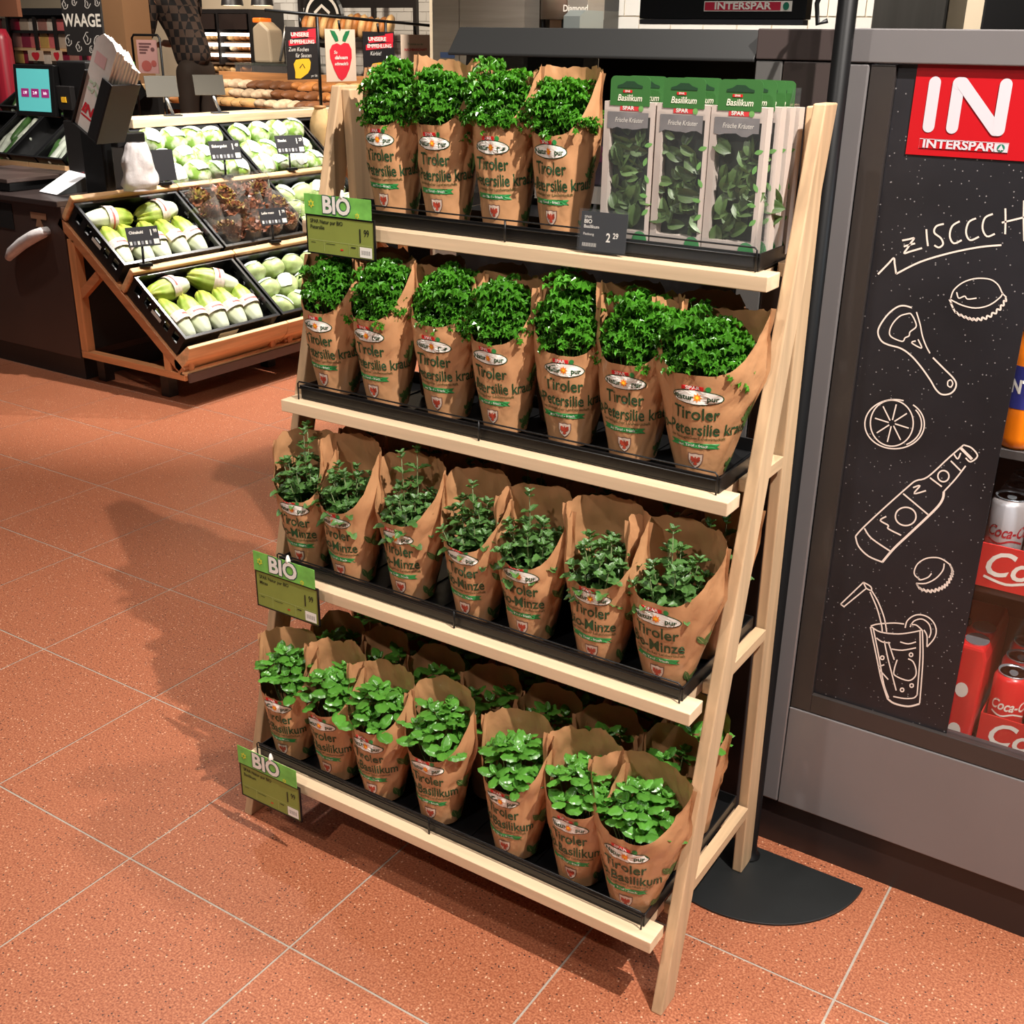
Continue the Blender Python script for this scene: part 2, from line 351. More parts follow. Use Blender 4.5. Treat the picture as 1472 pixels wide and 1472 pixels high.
def prints(kind, fn, k):                # k scales heights
    out = {}
    f0, f1, f2 = maps(fn, .0010), maps(fn, .0015), maps(fn, .0021)
    m = MB(); v = .141*k; u = .003
    fill(m, ell(u, v, .0335, .0125, 30), f0, 1); fill(m, ell(u, v, .0318, .0110, 30), f1, 0)
    fill(m, [(u-.019, v+.0115), (u+.008, v+.0115), (u+.008, v+.0185), (u-.019, v+.0185)], f0, 2); addtext(m, 'SPAR', f1, u-.0055, v+.015, .0078, 0, offset=.02)
    fill(m, ell(u+.0135, v+.0155, .0036, .0042, 12), f0, 4)
    addtext(m, 'Natur', f2, u-.0168, v-.001, .0125, 1, offset=.025, sx=.85); addtext(m, 'pur', f2, u+.0195, v-.001, .0125, 1, offset=.025, sx=.85)
    st = [(u+.001+(.0062 if i % 2 == 0 else .0034)*cos(i*pi/8), v+(.0078 if i % 2 == 0 else .0042)*sin(i*pi/8)) for i in range(16)]
    fill(m, st, f2, 3); fill(m, ell(u+.001, v, .002, .0025, 10), maps(fn, .0026), 5)
    out['printed_logo'] = m.mesh('printed_logo', [WHITEP, INKG, REDP, ORANGE, GREENP, YELP])
    m = MB()
    nm, w_ = {'parsley': ('Bio-Petersilie kraus', .83), 'mint': ('Bio-Minze', .9), 'basil': ('Bio-Basilikum', .88)}[kind]
    addtext(m, 'Tiroler', f0, .002, .113*k, .0300, 0, offset=.014, sx=.72)
    arc = lambda x, y: f0(x, y+(.9*x*x if abs(x) < .09 else 0))
    addtext(m, nm, arc, {'parsley': .006, 'mint': 0, 'basil': .003}[kind], .0860*k, .0290, 0, offset=.014, sx=w_*.80)
    arc2 = lambda x, y: f0(x, y+1.1*x*x)
    addtext(m, 'aus biologischer Landwirtschaft', arc2, .004, .0715*k, .0072, 1, offset=.01, sx=.85)
    out['printed_lettering'] = m.mesh('printed_lettering', [INKG, M('olive_ink', (70, 74, 36), .5)])
    m = MB(); v = .0605*k
    rb = [(-.036, v+.0045), (0, v+.0035), (.036, v+.0045), (.031, v), (.036, v-.0045), (0, v-.0055), (-.036, v-.0045), (-.031, v)]
    fill(m, rb, f0, 0); addtext(m, 'aus Tirol - frisch', f1, 0, v-.001, .0062, 1, offset=.01)
    out['printed_ribbon'] = m.mesh('printed_ribbon', [GREENP, WHITEP])
    m = MB(); v = .034*k
    fill(m, [(x*.0105+.004, y*.0125+v) for x, y in SHIELD], f0, 0); fill(m, [(x*.0092+.004, y*.011+v) for x, y in SHIELD], f1, 1); fill(m, [(x*.0088+.004, y*.0098+v) for x, y in EAGLE], f2, 2)
    out['printed_crest'] = m.mesh('printed_crest', [M('crest_brown', (104, 70, 60), .5), M('crest_pale', (200, 176, 158), .5), M('crest_red', (164, 58, 38), .5)])
    m = MB(); rr = random.Random(3)
    def sprig(u, v, ang, s):
        if kind == 'parsley':
            for q in range(9):
                t = q/8; a = ang+(.9 if q % 2 else -.9)*(1-t*.7); cx = u+s*.035*t*cos(ang); cy = v+s*.035*t*sin(ang)
                for da in (-.5, 0, .5): fill(m, leaf_outline(cx+.007*s*cos(a+da), cy+.007*s*sin(a+da), .011*s, .006*s, a+da, 4), f0, 0)
        else:
            W_ = .5 if kind == 'mint' else .62
            for da, l in ((0, 1), (1.25, .8), (-1.25, .8)):
                a = ang+da; fill(m, leaf_outline(u+.014*s*l*cos(a), v+.014*s*l*sin(a), .03*s*l, .03*s*l*W_, a, 6), f0, 0)
                m.ribbon([(u+.004*s*l*cos(a), v+.004*s*l*sin(a)), (u+.026*s*l*cos(a), v+.026*s*l*sin(a))], .0009, f1, 1)
    sprig(.072, .095*k, 1.0, 1.05); sprig(.052, .018, .6, 1.0); sprig(-.055, .03, 2.2, .7); sprig(.085, .05, -.6, .8); sprig(-.09, .1*k, 2.0, .9); sprig(.14, .06, 1.4, 1.1)
    out['printed_leaves'] = m.mesh('printed_leaves', [LEAFP, M('printed_vein', (150, 150, 96), .5)])
    return out
# --- leaf and sprig meshes
def parsley_sprig(seed):
    rr = random.Random(seed); m = MB(); H = .10
    m.tube([(0, 0, 0), (.002, 0, H*.5), (0, 0, H*.86)], [.0012, .001, .0007], 4, 1)
    for b in range(21):
        th = rr.uniform(0, 2*pi); el = rr.uniform(-.25, 1.3); r = .021*rr.uniform(.55, 1)
        c = Vector((r*cos(el)*cos(th), r*cos(el)*sin(th), H*.88+r*sin(el)*.8))
        if rr.random() < .6: m.tube([(0, 0, H*.8), tuple(c)], .0005, 3, 1)
        nrm = (c-Vector((0, 0, H*.72))).normalized(); nrm = (nrm+Vector((0, 0, .5))+Vector((rr.uniform(-.4, .4), rr.uniform(-.4, .4), 0))).normalized()
        a = nrm.orthogonal().normalized(); bb = nrm.cross(a); s = rr.uniform(.0055, .0092)
        n = 10; vs = [c]
        for i in range(n):
            q = 2*pi*i/n+rr.uniform(-.15, .15); rad = s*(1.0 if i % 2 == 0 else .55)*rr.uniform(.8, 1.15); hz = s*(.38 if i % 2 else -.12)+rr.uniform(-.15, .25)*s
            vs.append(c+a*(rad*cos(q))+bb*(rad*sin(q))+nrm*hz)
        m.add(vs, [(0, 1+i, 1+(i+1) % n) for i in range(n)])
    return m.mesh('parsley_sprig', [PARS, PARST])
def leaf_mesh(name, L_, W_, mat, serr=0, cup=.25, curl=.3, n=8):
    m = MB()
    def fn(u, v):
        t = v; wd = W_/2*(sin(pi*t**.86)**.58)
        if serr and 0 < t < 1: wd *= 1+serr*(1 if int(round(t*n)) % 2 else -1)
        s = (u-.5)*2; x = s*wd; z = cup*abs(s)**1.4*wd-(.0035*L_/.035 if abs(s) < .1 else 0)*sin(pi*t)-curl*L_*(t-.25)**2+.0012*sin(t*19)*abs(s)
        return (x, L_*t, z)
    m.grid(fn, 6, n)
    return m.mesh(name, mat, True)
PS = [parsley_sprig(i) for i in range(4)]
ML = [leaf_mesh('leaf', .028, .0172, MINT, .10, .3, .5, 8), leaf_mesh('leaf', .022, .013, MINT, .10, .35, .3, 8)]
BL = [leaf_mesh('leaf', .042, .0275, BASI, 0, -.40, .36, 9), leaf_mesh('leaf', .033, .0215, BASI, 0, -.42, .32, 9), leaf_mesh('leaf', .020, .013, BASI, 0, .35, .2, 8)]
def aim(p, d, roll=0, s=1):              # local +Z along d
    q = Vector(d).to_track_quat('Z', 'Y').to_matrix().to_4x4()
    return Matrix.Translation(p) @ q @ Matrix.Rotation(roll, 4, 'Z') @ Matrix.Scale(s, 4)
def leaf_mat(p, out, up, s=1):           # leaf grows along +Y, face normal +Z
    y = Vector(out).normalized(); z = Vector(up); z = (z-y*z.dot(y)).normalized(); x = y.cross(z)
    return Matrix.Translation(p) @ Matrix(((x.x, y.x, z.x, 0), (x.y, y.y, z.y, 0), (x.z, y.z, z.z, 0), (0, 0, 0, 1))) @ Matrix.Scale(s, 4)
def stem_mesh(pts_list, mat): 
    m = MB()
    for p in pts_list: m.tube(p, .0013, 4)
    return m.mesh('stems', mat)
def fill_parsley(root, rr, spread=.062, top=.262, n=40, low=.19):
    cx, cy, ex, tl = rr.uniform(-.010, .010), rr.uniform(-.012, .004), rr.uniform(.9, 1.15), rr.uniform(-.25, .25)
    for i in range(n):
        a = i*2.39996+rr.uniform(-.3, .3); r = spread*math.sqrt((i+.5)/n)
        tp = Vector((cx+r*sin(a)*ex, cy-r*cos(a)*.85-.004, top-(top-low)*(r/spread)**2+rr.uniform(-.026, .014)+tl*r*sin(a)))
        if rr.random() < .12: tp.z += rr.uniform(.012, .03)
        if tp.y > 0: tp.z += .006
        bs = Vector((tp.x*.35, tp.y*.35, .098)); d = tp-bs
        put('parsley_sprig', PS[i % 4], root, mat=aim(bs, d, rr.uniform(0, 6.28), d.length/.108))
def fill_mint(root, rr, n=15, tall=2, top=.235):
    for i in range(n):
        a = i*2.39996+rr.uniform(-.4, .4); r = .052*math.sqrt((i+.5)/n); H = top-.098-.045*(r/.052)**2+rr.uniform(-.016, .01)
        if i < tall: H += rr.uniform(.035, .06)
        bs = Vector((r*.6*sin(a), -r*.6*cos(a), .098)); d = Vector((sin(a)*r*.55+rr.uniform(-.012, .012), -cos(a)*r*.55-.006, H)).normalized()
        sp = put('mint_sprig', MB().tube([(0, 0, 0), (rr.uniform(-.003, .003), rr.uniform(-.003, .003), H*.55), (0, 0, H)], [.0013, .0011, .0008], 5).mesh('mint_sprig', MINTS, True), root, mat=aim(bs, d, rr.uniform(0, 6.28)))
        lv = 4 if i >= tall else 5
        for k in range(lv):
            z = H*(.34+.62*k/(lv-1)); s = (1.25-.13*k)*rr.uniform(.85, 1.15); w = k*pi/2
            for q in (0, pi):
                o = Vector((cos(w+q), sin(w+q), .25+.12*k)); put('leaf', ML[0 if k < lv-1 else 1], sp, mat=leaf_mat((0, 0, z), o, (0, 0, 1), s))
        for q in range(3):
            o = Vector((cos(q*2.1), sin(q*2.1), 1.0)); put('leaf', ML[1], sp, mat=leaf_mat((0, 0, H), o, (-o.x, -o.y, .6), .6))
def fill_basil(root, rr, n=13, top=.236, low=.184, spread=.056):
    st = []
    for i in range(n):
        a = i*2.39996+rr.uniform(-.3, .3); r = spread*math.sqrt((i+.5)/n)
        tp = Vector((r*sin(a)*1.05, -r*cos(a)*1.0, top-(top-low)*(r/spread)**2+rr.uniform(-.014, .016)))
        st.append([(tp.x*.4, tp.y*.4, .098), tuple(tp)])
        out = Vector((sin(a), -cos(a), 0))*(r/spread)*.7; w0 = rr.uniform(0, pi); up = (Vector((0, 0, 1))+out*.6).normalized()
        e1 = up.orthogonal().normalized(); e2 = up.cross(e1)
        for k in range(4):
            q = w0+k*pi/2; big = k % 2 == 0; o = e1*cos(q)+e2*sin(q)+up*(.35 if big else .65)
            put('leaf', BL[0 if big and rr.random() < .55 else 1], root, mat=leaf_mat(tp-up*(.006 if big else 0), o, up, rr.uniform(.8, 1.1)))
        for k in range(2):
            q = w0+.6+k*pi; o = e1*cos(q)+e2*sin(q)+up*1.1; put('leaf', BL[2], root, mat=leaf_mat(tp+up*.002, o, up-o*.4, rr.uniform(.7, .95)))
    put('stems', stem_mesh(st, MINTS), root)
# --- variants of sleeve with prints
HF = {'parsley': .176, 'mint': .163, 'basil': .170}
VAR = {}
def variant(kind, i, wide=False, slim=False):
    key = (kind, i, wide, slim)
    if key not in VAR:
        a, b = (.092, .068) if wide else (.067, .060) if slim else (.076+.002*(i % 3), .064)
        fn = sleeve_fn(1.7*i+{'parsley': 0, 'mint': 11, 'basil': 23}[kind]+(5 if wide else 0), a, b, HF[kind]+.006*((i*7) % 3-1), (.268 if kind == 'parsley' else .262)+.010*((i*5) % 3), (.268 if kind == 'parsley' else .278)+.010*(i % 2))
        me_ = sleeve_mesh(fn); VAR[key] = (me_, prints(kind, fn, 1.03 if kind == 'parsley' else 1.02 if kind == 'basil' else 1.0))
    return VAR[key]
POT = MB().lathe([(.034, 0), (.036, .001), (.0405, .092), (.043, .093), (.043, .1), (.040, .1), (.039, .094)], 28, caps=False).add([(.034*cos(2*pi*k/28), .034*sin(2*pi*k/28), 0) for k in range(28)], [tuple(range(27, -1, -1))]).mesh('pot', POTM, True)
SOILM = MB().lathe([(.0, .097), (.02, .098), (.0388, .096)], 20, caps=False).mesh('soil', SOIL, True)
BACKV = {k: [sleeve_mesh(sleeve_fn(40+3*i+len(k), .066, .050, HF[k], .25+.01*i, .275), False) for i in range(2)] for k in ('parsley', 'mint', 'basil')}
def herb(kind, loc, rotz, label, i, wide=False, front=True, group=None, seed=0, slim=False):
    rr = random.Random(seed*13+5)
    t = thing('potted_'+kind, label, {'parsley': 'parsley', 'mint': 'mint', 'basil': 'basil'}[kind]+' plant', loc, (0, 0, rotz), group)
    put('pot', POT, t); put('soil', SOILM, t)
    if front:
        me, pr = variant(kind, i, wide, slim); s = put('paper_sleeve', me, t)
        for k, v in pr.items(): put(k, v, s)
    else: put('paper_sleeve', BACKV[kind][i % 2], t)
    return t, rr
zt = lambda k: SZ[k]+.0077
rowsx = [[-.792, -.670, -.545, -.424], [-.880, -.750, -.609, -.477, -.343, -.216, -.076], [-.890, -.772, -.629, -.476, -.353, -.207, -.066], [-.885, -.761, -.640, -.501, -.323, -.186, -.060]]
rowsy = [.330, .236, .142, .052]
ordn = ['first', 'second', 'third', 'fourth', 'fifth', 'sixth', 'seventh']
WH = ['top', 'second', 'third', 'bottom']
for k in range(4):
    kind = ['parsley', 'parsley', 'mint', 'basil'][k]
    for i, x in enumerate(rowsx[k]):
        last = i == len(rowsx[k])-1
        what = {'parsley': 'curly parsley', 'mint': 'mint', 'basil': 'basil'}[kind]
        lab = 'potted %s in printed brown paper sleeve, %s from left at front of %s shelf' % (what, ordn[i], WH[k])
        rz = R.uniform(-.1, .1)-(.12 if k == 1 and i == 4 else 0)
        yy = rowsy[k]+R.uniform(-.006, .006)
        wide = last and k > 0
        t, rr = herb(kind, (x-(.012 if wide else 0), yy, zt(k)), rz+(.25 if k == 1 and i == 4 else 0), lab, i % 4, wide, slim=k == 0, seed=k*20+i, group='herb pots at the front of the rack')
        if kind == 'parsley': fill_parsley(t, rr, .062 if not wide else .072, (.282 if i % 3 else .268)-(.012 if k == 0 else 0), 46, .203)
        elif kind == 'mint': fill_mint(t, rr, 19, [2, 0, 2, 1, 1, 0, 1][i], .238)
        else: fill_basil(t, rr, 17 if not wide else 20)
# plants in the shaded rows behind
def back_row(k, kind, y, xs, n_s, seed0, name):
    what = {'parsley': 'curly parsley', 'mint': 'mint', 'basil': 'basil'}[kind]
    for i, x in enumerate(xs):
        t, rr = herb(kind, (x, y, zt(k)), R.uniform(-.2, .2), 'brown sleeved %s pot, %s from left in the %s of the %s shelf' % (what, ordn[i], name, WH[k]), i, front=False, seed=seed0+i, group='%s pots behind, %s shelf, %s' % (kind, WH[k], name))
        if kind == 'parsley': fill_parsley(t, rr, .05, .25, n_s)
        elif kind == 'mint': fill_mint(t, rr, n_s, 2, .22)
        else: fill_basil(t, rr, n_s)
back_row(1, 'parsley', .335, [-.84, -.70, -.56, -.42, -.28, -.14], 20, 200, 'back row')
back_row(2, 'mint', .262, [-.85, -.71, -.57, -.43, -.29, -.15, -.075+.01], 8, 230, 'middle row')
back_row(2, 'mint', .352, [-.78, -.64, -.50, -.36, -.22, -.085], 6, 250, 'back row')
back_row(3, 'basil', .175, [-.86, -.73, -.60, -.46, -.33, -.20, -.078], 6, 270, 'middle row')
back_row(3, 'basil', .30, [-.86, -.73, -.60, -.46, -.33, -.20, -.078], 5, 290, 'back row')
# ------------------------------------------------------------------ herb packs in the acrylic box
CARD = M('pack_green_card', (54, 106, 50), .5)
PFRAME = M('pack_label_white', (190, 176, 166), .4)
PGREY = M('pack_chalk_grey', (120, 116, 116), .5, var=.15, scale=40)
PDARK = M('pack_inside_dark', (34, 42, 28), .5)
PLEAF = leafmat('pack_herb_leaf', (74, 98, 52), .45, .15, .3, 60, .3)
FILM = clear('clear_film', (235, 240, 240), .03, .14)
ACR = clear('clear_acrylic', (225, 232, 235), .015, .05)
CREAM = M('cream_print', (240, 236, 214), .5)
def spar_bar(m, f, u, v, w, mi_red, mi_white, mi_green):
    h = w*.24; m.flat([f(u-w/2, v-h/2), f(u+w/2, v-h/2), f(u+w/2, v+h/2), f(u-w/2, v+h/2)], mi_red)
    g = lambda x, y: Vector(f(x, y))+Vector((0, -.0004, 0)); addtext(m, 'SPAR', g, u-w*.06, v, h*1.0, mi_white, offset=.03, sx=1.15)
    m.flat([g(*p) for p in ell(u+w*.62, v, h*.55, h*.6, 14)], mi_green)
def pack_meshes(seed):
    rr = random.Random(seed); out = {}
    W, H, D = .045, .228, .026
    m = MB(); zt0 = .222     # header card with hang hole
    hole = [(-.022, .252), (-.013, .2545), (-.007, .2585), (.007, .2585), (.013, .2545), (.022, .252), (.022, .2485), (-.022, .2485)]
    pts = [(-.035, zt0), (.035, zt0), (.035, .258)]+[(.027+.008*cos(a), .258+.008*sin(a)) for a in (.4, .8, 1.2)]+[(.027, .266), (-.027, .266)]+[(-.027-.008*cos(a), .258+.008*sin(a)) for a in (1.2, .8, .4)]+[(-.035, .258)]
    m.prism(pts, lambda p, q, t: (p, t, q), .003, .0036, 0)
    f = lambda x, y: (x, .0024, y)
    m.flat([f(*p) for p in hole], 4)
    m.flat([f(-.012, .2415), f(.004, .2415), f(.004, .2455), f(-.012, .2455)], 2); addtext(m, 'SPAR', lambda x, y: (x, .002, y), -.004, .2435, .0042, 1, offset=.02)
    addtext(m, 'Basilikum', f, 0, .2335, .0135, 3, shear=.2, offset=.01, sx=.85)
    out['header_card'] = m.mesh('header_card', [CARD, WHITEP, REDP, CREAM, M('pack_hole', (24, 60, 34), .6)])
    m = MB(); b = .011      # printed frame around the window
    y0, y1 = 0.0, D
    m.box(-W, -W+b, y0+.004, y1, .006, H); m.box(W-b*.7, W, y0+.004, y1, .006, H); m.box(-W+b, W-b*.7, y0+.004, y1, H-.022, H); m.box(-W+b, W-b*.7, y0+.004, y1, .0, .03)
    m.box(-W+b, W-b*.7, y1-.004, y1, .03, H-.022, 1)
    out['tray'] = m.mesh('tray', [PFRAME, PDARK])
    m = MB(); f = lambda x, y: (x, .0034, y); spar_bar(m, f, 0, .2185, .033, 0, 1, 2)
    edge = [(-W+b*.6, .2125), (W-b, .2125), (W-b, .193)]+[(W-b-(2*W-1.6*b)*k/8, .188+rr.uniform(-.003, .003)) for k in range(9)]
    m.flat([f(*p) for p in edge], 3); addtext(m, 'Frische Kräuter', lambda x, y: (x, .003, y), 0, .2005, .0105, 1, shear=.25, sx=.75)
    for k in range(5):       # little printed leaves on the right edge
        z = .165-.026*k; m.flat([f(W-.004-.014*(k % 2)*.3+p[0], z+p[1]) for p in leaf_outline(-.004, 0, .015, .008, .3+k*.9, 5)], 2)
    out['printed_label'] = m.mesh('printed_label', [REDP, WHITEP, M('pack_leaf_print', (104, 160, 78), .5), PGREY])
    m = MB(); f = lambda x, y: (x, .0032, y); m.flat([f(-W+.002, .002), f(W-.002, .002), f(W-.002, .019), f(.01, .0145), f(-W+.002, .013)], 0)
    m.flat([(.012+p[0], .0028, .012+p[1]) for p in ell(.018, .005, .013, .014, 16)], 2); addtext(m, 'Basilikum', lambda x, y: (x, .0028, y), -.012, .007, .009, 1, shear=.2, sx=.85)
    out['base_sticker'] = m.mesh('base_sticker', [M('sticker_green', (96, 170, 116), .5), WHITEP, GREENP])
    m = MB(); m.grid(lambda u, v: (-W+.003+(2*W-.006)*u, .0012-.0042*sin(pi*u)*sin(pi*v)-.0016*nz(u*5, v*9, seed), .008+(H-.014)*v), 12, 20)
    out['clear_film'] = m.mesh('clear_film', FILM, True)
    lv = []
    for k in range(46):
        x = rr.uniform(-W+b+.008, W-b-.006); z = rr.uniform(.042, .178); a = rr.uniform(0, 2*pi)
        lv.append((leaf_mat((x, .011+rr.uniform(-.004, .005), z), (cos(a), rr.uniform(-.2, .2), sin(a)), (rr.uniform(-.5, .5), -1, rr.uniform(-.5, .5)), rr.uniform(.75, 1.25)), rr.randrange(2)))
    return out, lv
PKL = [leaf_mesh('leaf', .034, .019, PLEAF, 0, .35, .5, 6), leaf_mesh('leaf', .026, .014, PLEAF, 0, .4, .4, 6)]
packs = [pack_meshes(i) for i in range(3)]
def herb_pack(i, loc, rot, label, group, leaves=True):
    t = thing('herb_pack', label, 'herb pack', loc, rot, group); mm, lv = packs[i]
    for k, v in mm.items(): put(k, v, t)
    if leaves:
        for mt, q in lv: put('leaf', PKL[q], t, mat=mt)
    return t
pz = SZ[0]+.0095
for i, x in enumerate((-.272, -.179, -.0875)):
    herb_pack(i, (x, .262, pz), (.0, 0, 0), 'clear pack of fresh basil with green header card, %s of the front three' % ('leftmost', 'middle', 'rightmost')[i], 'herb packs on the top shelf')
for c, x in enumerate((-.264, -.171, -.0845)):
    for d in range(3 if c == 2 else 1):
        herb_pack((c+d+1) % 3, (x+.006+.004*d, .293+.029*d, pz-.001*d), (0, 0, 0), 'clear basil pack standing %s behind the %s front pack' % (('right', 'second', 'third')[d], ('leftmost', 'middle', 'rightmost')[c]), 'herb packs on the top shelf', d == 0)
# acrylic box
t = thing('acrylic_display_box', 'clear acrylic box holding the herb packs on the top shelf', 'display box', (-.17, .32, SZ[0]+.008))
bx0, bx1, by0, by1 = -.158, .134, -.075, .062
MBm = lambda *a: MB().box(*a)
MBm(bx0, bx1, by0, by1, 0, .0012).build('base_panel', ACR, t)
MBm(bx0, bx1, by0, by0+.002, .0015, .036).build('front_panel', ACR, t)
MBm(bx0, bx1, by1-.002, by1, .0015, .255).build('back_panel', ACR, t)
for x in (bx0, bx1-.002):
    MB().prism([(by0+.002, .0015), (by1-.002, .0015), (by1-.002, .255), (by1-.03, .255), (by0+.012, .055), (by0+.002, .04)], lambda p, q, tt: (tt, p, q), x, x+.002).build('side_panel', ACR, t)
# ------------------------------------------------------------------ price cards
OLIVE = M('olive_price_paper', (128, 138, 62), .5, var=.06, scale=20)
BIOG = M('bio_green', (112, 178, 78), .5, var=.22, scale=45)
BIOD = M('bio_outline', (38, 84, 74), .5)
BIOY = M('bio_yellow', (206, 204, 62), .5)
def bio_sign(loc, w, h, name, label, tilt=0, lean=0):
    t = thing('price_sign', label, 'price sign', loc, (lean, 0, tilt), 'green organic price signs on the rack'); hh = h*.63
    m = MB(); m.box(0, w, 0, .002, 0, hh); fr = .0025
    for a in ((-fr, 0, 0-fr, hh), (w, w+fr, -fr, hh), (-fr, w+fr, -fr, 0), (-fr, w+fr, hh, hh+.004)): m.box(a[0], a[1], -.001, .003, a[2], a[3], 1)
    m.build('card_holder', [OLIVE, BLACKP], t)
    f = lambda x, y: (x, -.0006, y)
    m = MB(); addtext(m, 'SPAR Natur pur BIO', f, w*.05, hh*.86, .0105, 0, align='LEFT', sx=.9, offset=.015); addtext(m, name, f, w*.05, hh*.70, .0105, 0, align='LEFT', sx=.9, offset=.015)
    addtext(m, '1', f, w*.80, hh*.58, .036, 0, offset=.01, sx=.7); addtext(m, '99', f, w*.895, hh*.68, .018, 0, offset=.01, sx=.7)
    line = lambda x0, x1, z0, z1, mi=1: m.flat([f(x0, z0), f(x1, z0), f(x1, z1), f(x0, z1)], mi)
    line(w*.02, w*.98, hh*.345, hh*.355); line(w*.25, w*.255, hh*.05, hh*.345); line(w*.63, w*.635, hh*.05, hh*.345); line(w*.77, w*.775, hh*.05, hh*.345)
    line(w*.79, w*.97, hh*.03, hh*.31, 2)
    for q in range(9): line(w*(.81+.016*q), w*(.81+.016*q+.004+.004*(q % 2)), hh*.1, hh*.22, 0)
    line(w*.05, w*.12, hh*.27, hh*.285, 0); line(w*.28, w*.42, hh*.27, hh*.285, 0); line(w*.66, w*.73, hh*.25, hh*.28, 0); line(w*.5, w*.54, hh*.14, hh*.18, 3)
    m.build('price_print', [INKB, M('price_line', (164, 172, 108), .5), WHITEP, REDP], t)
    b = MB().box(-.003, w-.003, -.002, -.001, hh+.003, h).build('bio_header', BIOG, t)
    m = MB(); g1 = lambda x, y: (x, -.0026, y); g2 = lambda x, y: (x, -.0031, y); hz = hh+.003+(h-hh-.003)/2
    sz = (h-hh)*1.05
    addtext(m, 'BIO', g1, w*.47, hz, sz, 1, offset=.075, sx=1.0); addtext(m, 'BIO', g2, w*.47, hz, sz, 0, offset=.035, sx=1.0)
    for (cx, cz, r) in ((w*.09, hz+.001, .0085), (w*.78, hh+.009, .006)):
        m.flat([(cx+r*(1 if q % 2 else .6)*cos(q*pi/6), -.0026, cz+r*(1 if q % 2 else .6)*sin(q*pi/6)) for q in range(12)], 2); m.flat([g2(*p) for p in ell(cx, cz, r*.35, r*.35, 10)], 3)
    m.build('bio_lettering', [WHITEP, BIOD, BIOY, BIOG], t)
    MB().lathe([(.0045, -.004), (.0055, 0), (.002, .012)], 10, lambda x, y, z: (w*.55+x, .001+y, h+z)).build('clip', WHITEP, t, True)
    return t
bio_sign((-.914, .205, 1.2205), .162, .108, 'Petersilie', 'green BIO price sign hanging at left end of the top shelf', 0)
bio_sign((-.958, .046, .517), .165, .122, 'Minze', 'green BIO price sign hanging at left end of the mint shelf', 0)
bio_sign((-.956, -.044, .100), .166, .124, 'Basilikum', 'green BIO price sign hanging at left end of the basil shelf', 0)
t = thing('price_tag', 'small black price tag reading 2.29 before the herb packs', 'price tag', (-.336, .232, SZ[0]+.006), (-.12, 0, .05))
MB().box(0, .083, 0, .0015, 0, .062).build('card', M('slate_card', (34, 34, 38), .5), t)
m = MB(); f = lambda x, y: (x, -.0006, y)
addtext(m, 'SPAR', f, .006, .053, .006, 0, align='LEFT'); addtext(m, 'BIO', f, .006, .046, .009, 0, align='LEFT', offset=.02); addtext(m, 'Basilikum', f, .006, .038, .0075, 0, align='LEFT', offset=.01)
addtext(m, 'Packung', f, .006, .026, .006, 0, align='LEFT'); addtext(m, '2', f, .052, .022, .020, 0, offset=.02, sx=.8); addtext(m, '29', f, .065, .026, .0125, 0, offset=.02, sx=.8)
for q in range(12): m.flat([f(.006+.0022*q, .006), f(.0068+.0022*q, .006), f(.0068+.0022*q, .012), f(.006+.0022*q, .012)])
m.build('price_print', WHITEP, t)
MB().box(-.003, .086, -.0025, -.0015, -.003, .066).build('clear_pocket', ACR, t)

# ------------------------------------------------------------------ floor stand (pole)
t = thing('floor_stand', 'black metal pole on half-round base beside the drinks fridge', 'stand', (-.015, .492, 0))
n = 40; pts = [(.235*cos(pi+pi*i/n), .036+.235*sin(pi+pi*i/n)) for i in range(n+1)]
m = MB().prism(pts, lambda p, q, tt: (p, q, tt), 0, .005); m.build('base_plate', M('stand_base', (22, 24, 24), .5, var=.15, scale=12), t, bevel=.0008)
MB().lathe([(.024, .005), (.024, .009), (.017, .012), (.0165, .03), (.0155, .032), (.0155, 2.05), (.013, 2.055)], 20).build('pole', BLACKM, t, True)
MB().tube([(-.012, 0, 1.72), (-.035, 0, 1.70), (-.05, 0, 1.66), (-.045, 0, 1.63), (-.03, 0, 1.635)], .004, 8).build('hook', BLACKM, t, True)

# ------------------------------------------------------------------ drinks fridge
FGREY = M('fridge_grey', (122, 118, 118), .32, metal=.25, var=.05, scale=4)
FDARK = M('fridge_dark_frame', (52, 47, 45), .3, spec=.6)
FPLINTH = M('fridge_plinth', (36, 26, 24), .4)
FIN = M('fridge_interior', (64, 44, 38), .5)
GLASS = clear('fridge_glass', (230, 235, 238), 0, .03)
Y0 = .558
t = thing('drinks_fridge', 'grey drinks fridge with glass door and chalk drawings sticker', 'fridge', (.75, .9, 0)); T = Vector((.75, .9, 0))
def Fp(o): o.parent = t; o.location = Vector(o.location)-T; return o
fx0, fx1, fy1 = -.030, 1.7, 1.3
Fp(MB().box(fx0, fx1, Y0+.012, fy1, 0, .113).build('plinth', FPLINTH))
Fp(MB().box(.0135, fx1, Y0-.002, Y0+.04, .115, .349).build('lower_panel', FGREY, bevel=.002))
Fp(MB().box(fx0, .012, Y0-.002, Y0+.05, .115, 1.572).build('corner_post', FGREY, bevel=.003))
Fp(MB().box(fx0, fx1, Y0-.004, Y0+.06, 1.5735, 1.625).build('header_panel', FGREY, bevel=.002))
Fp(MB().box(fx0, fx1, Y0+.06, fy1, 1.575, 1.625).build('roof', FDARK))
fr = MB(); fr.box(.0145, .055, Y0, Y0+.03, .351, 1.571); fr.box(.86, .90, Y0, Y0+.03, .351, 1.571); fr.box(.055, .86, Y0, Y0+.03, .351, .392); fr.box(.055, .86, Y0+.02, Y0+.03, 1.56, 1.571)
Fp(fr.build('door_frame', FDARK, bevel=.001))
Fp(MB().box(.055, .86, Y0+.012, Y0+.018, .392, 1.5725).build('glass_pane', GLASS))
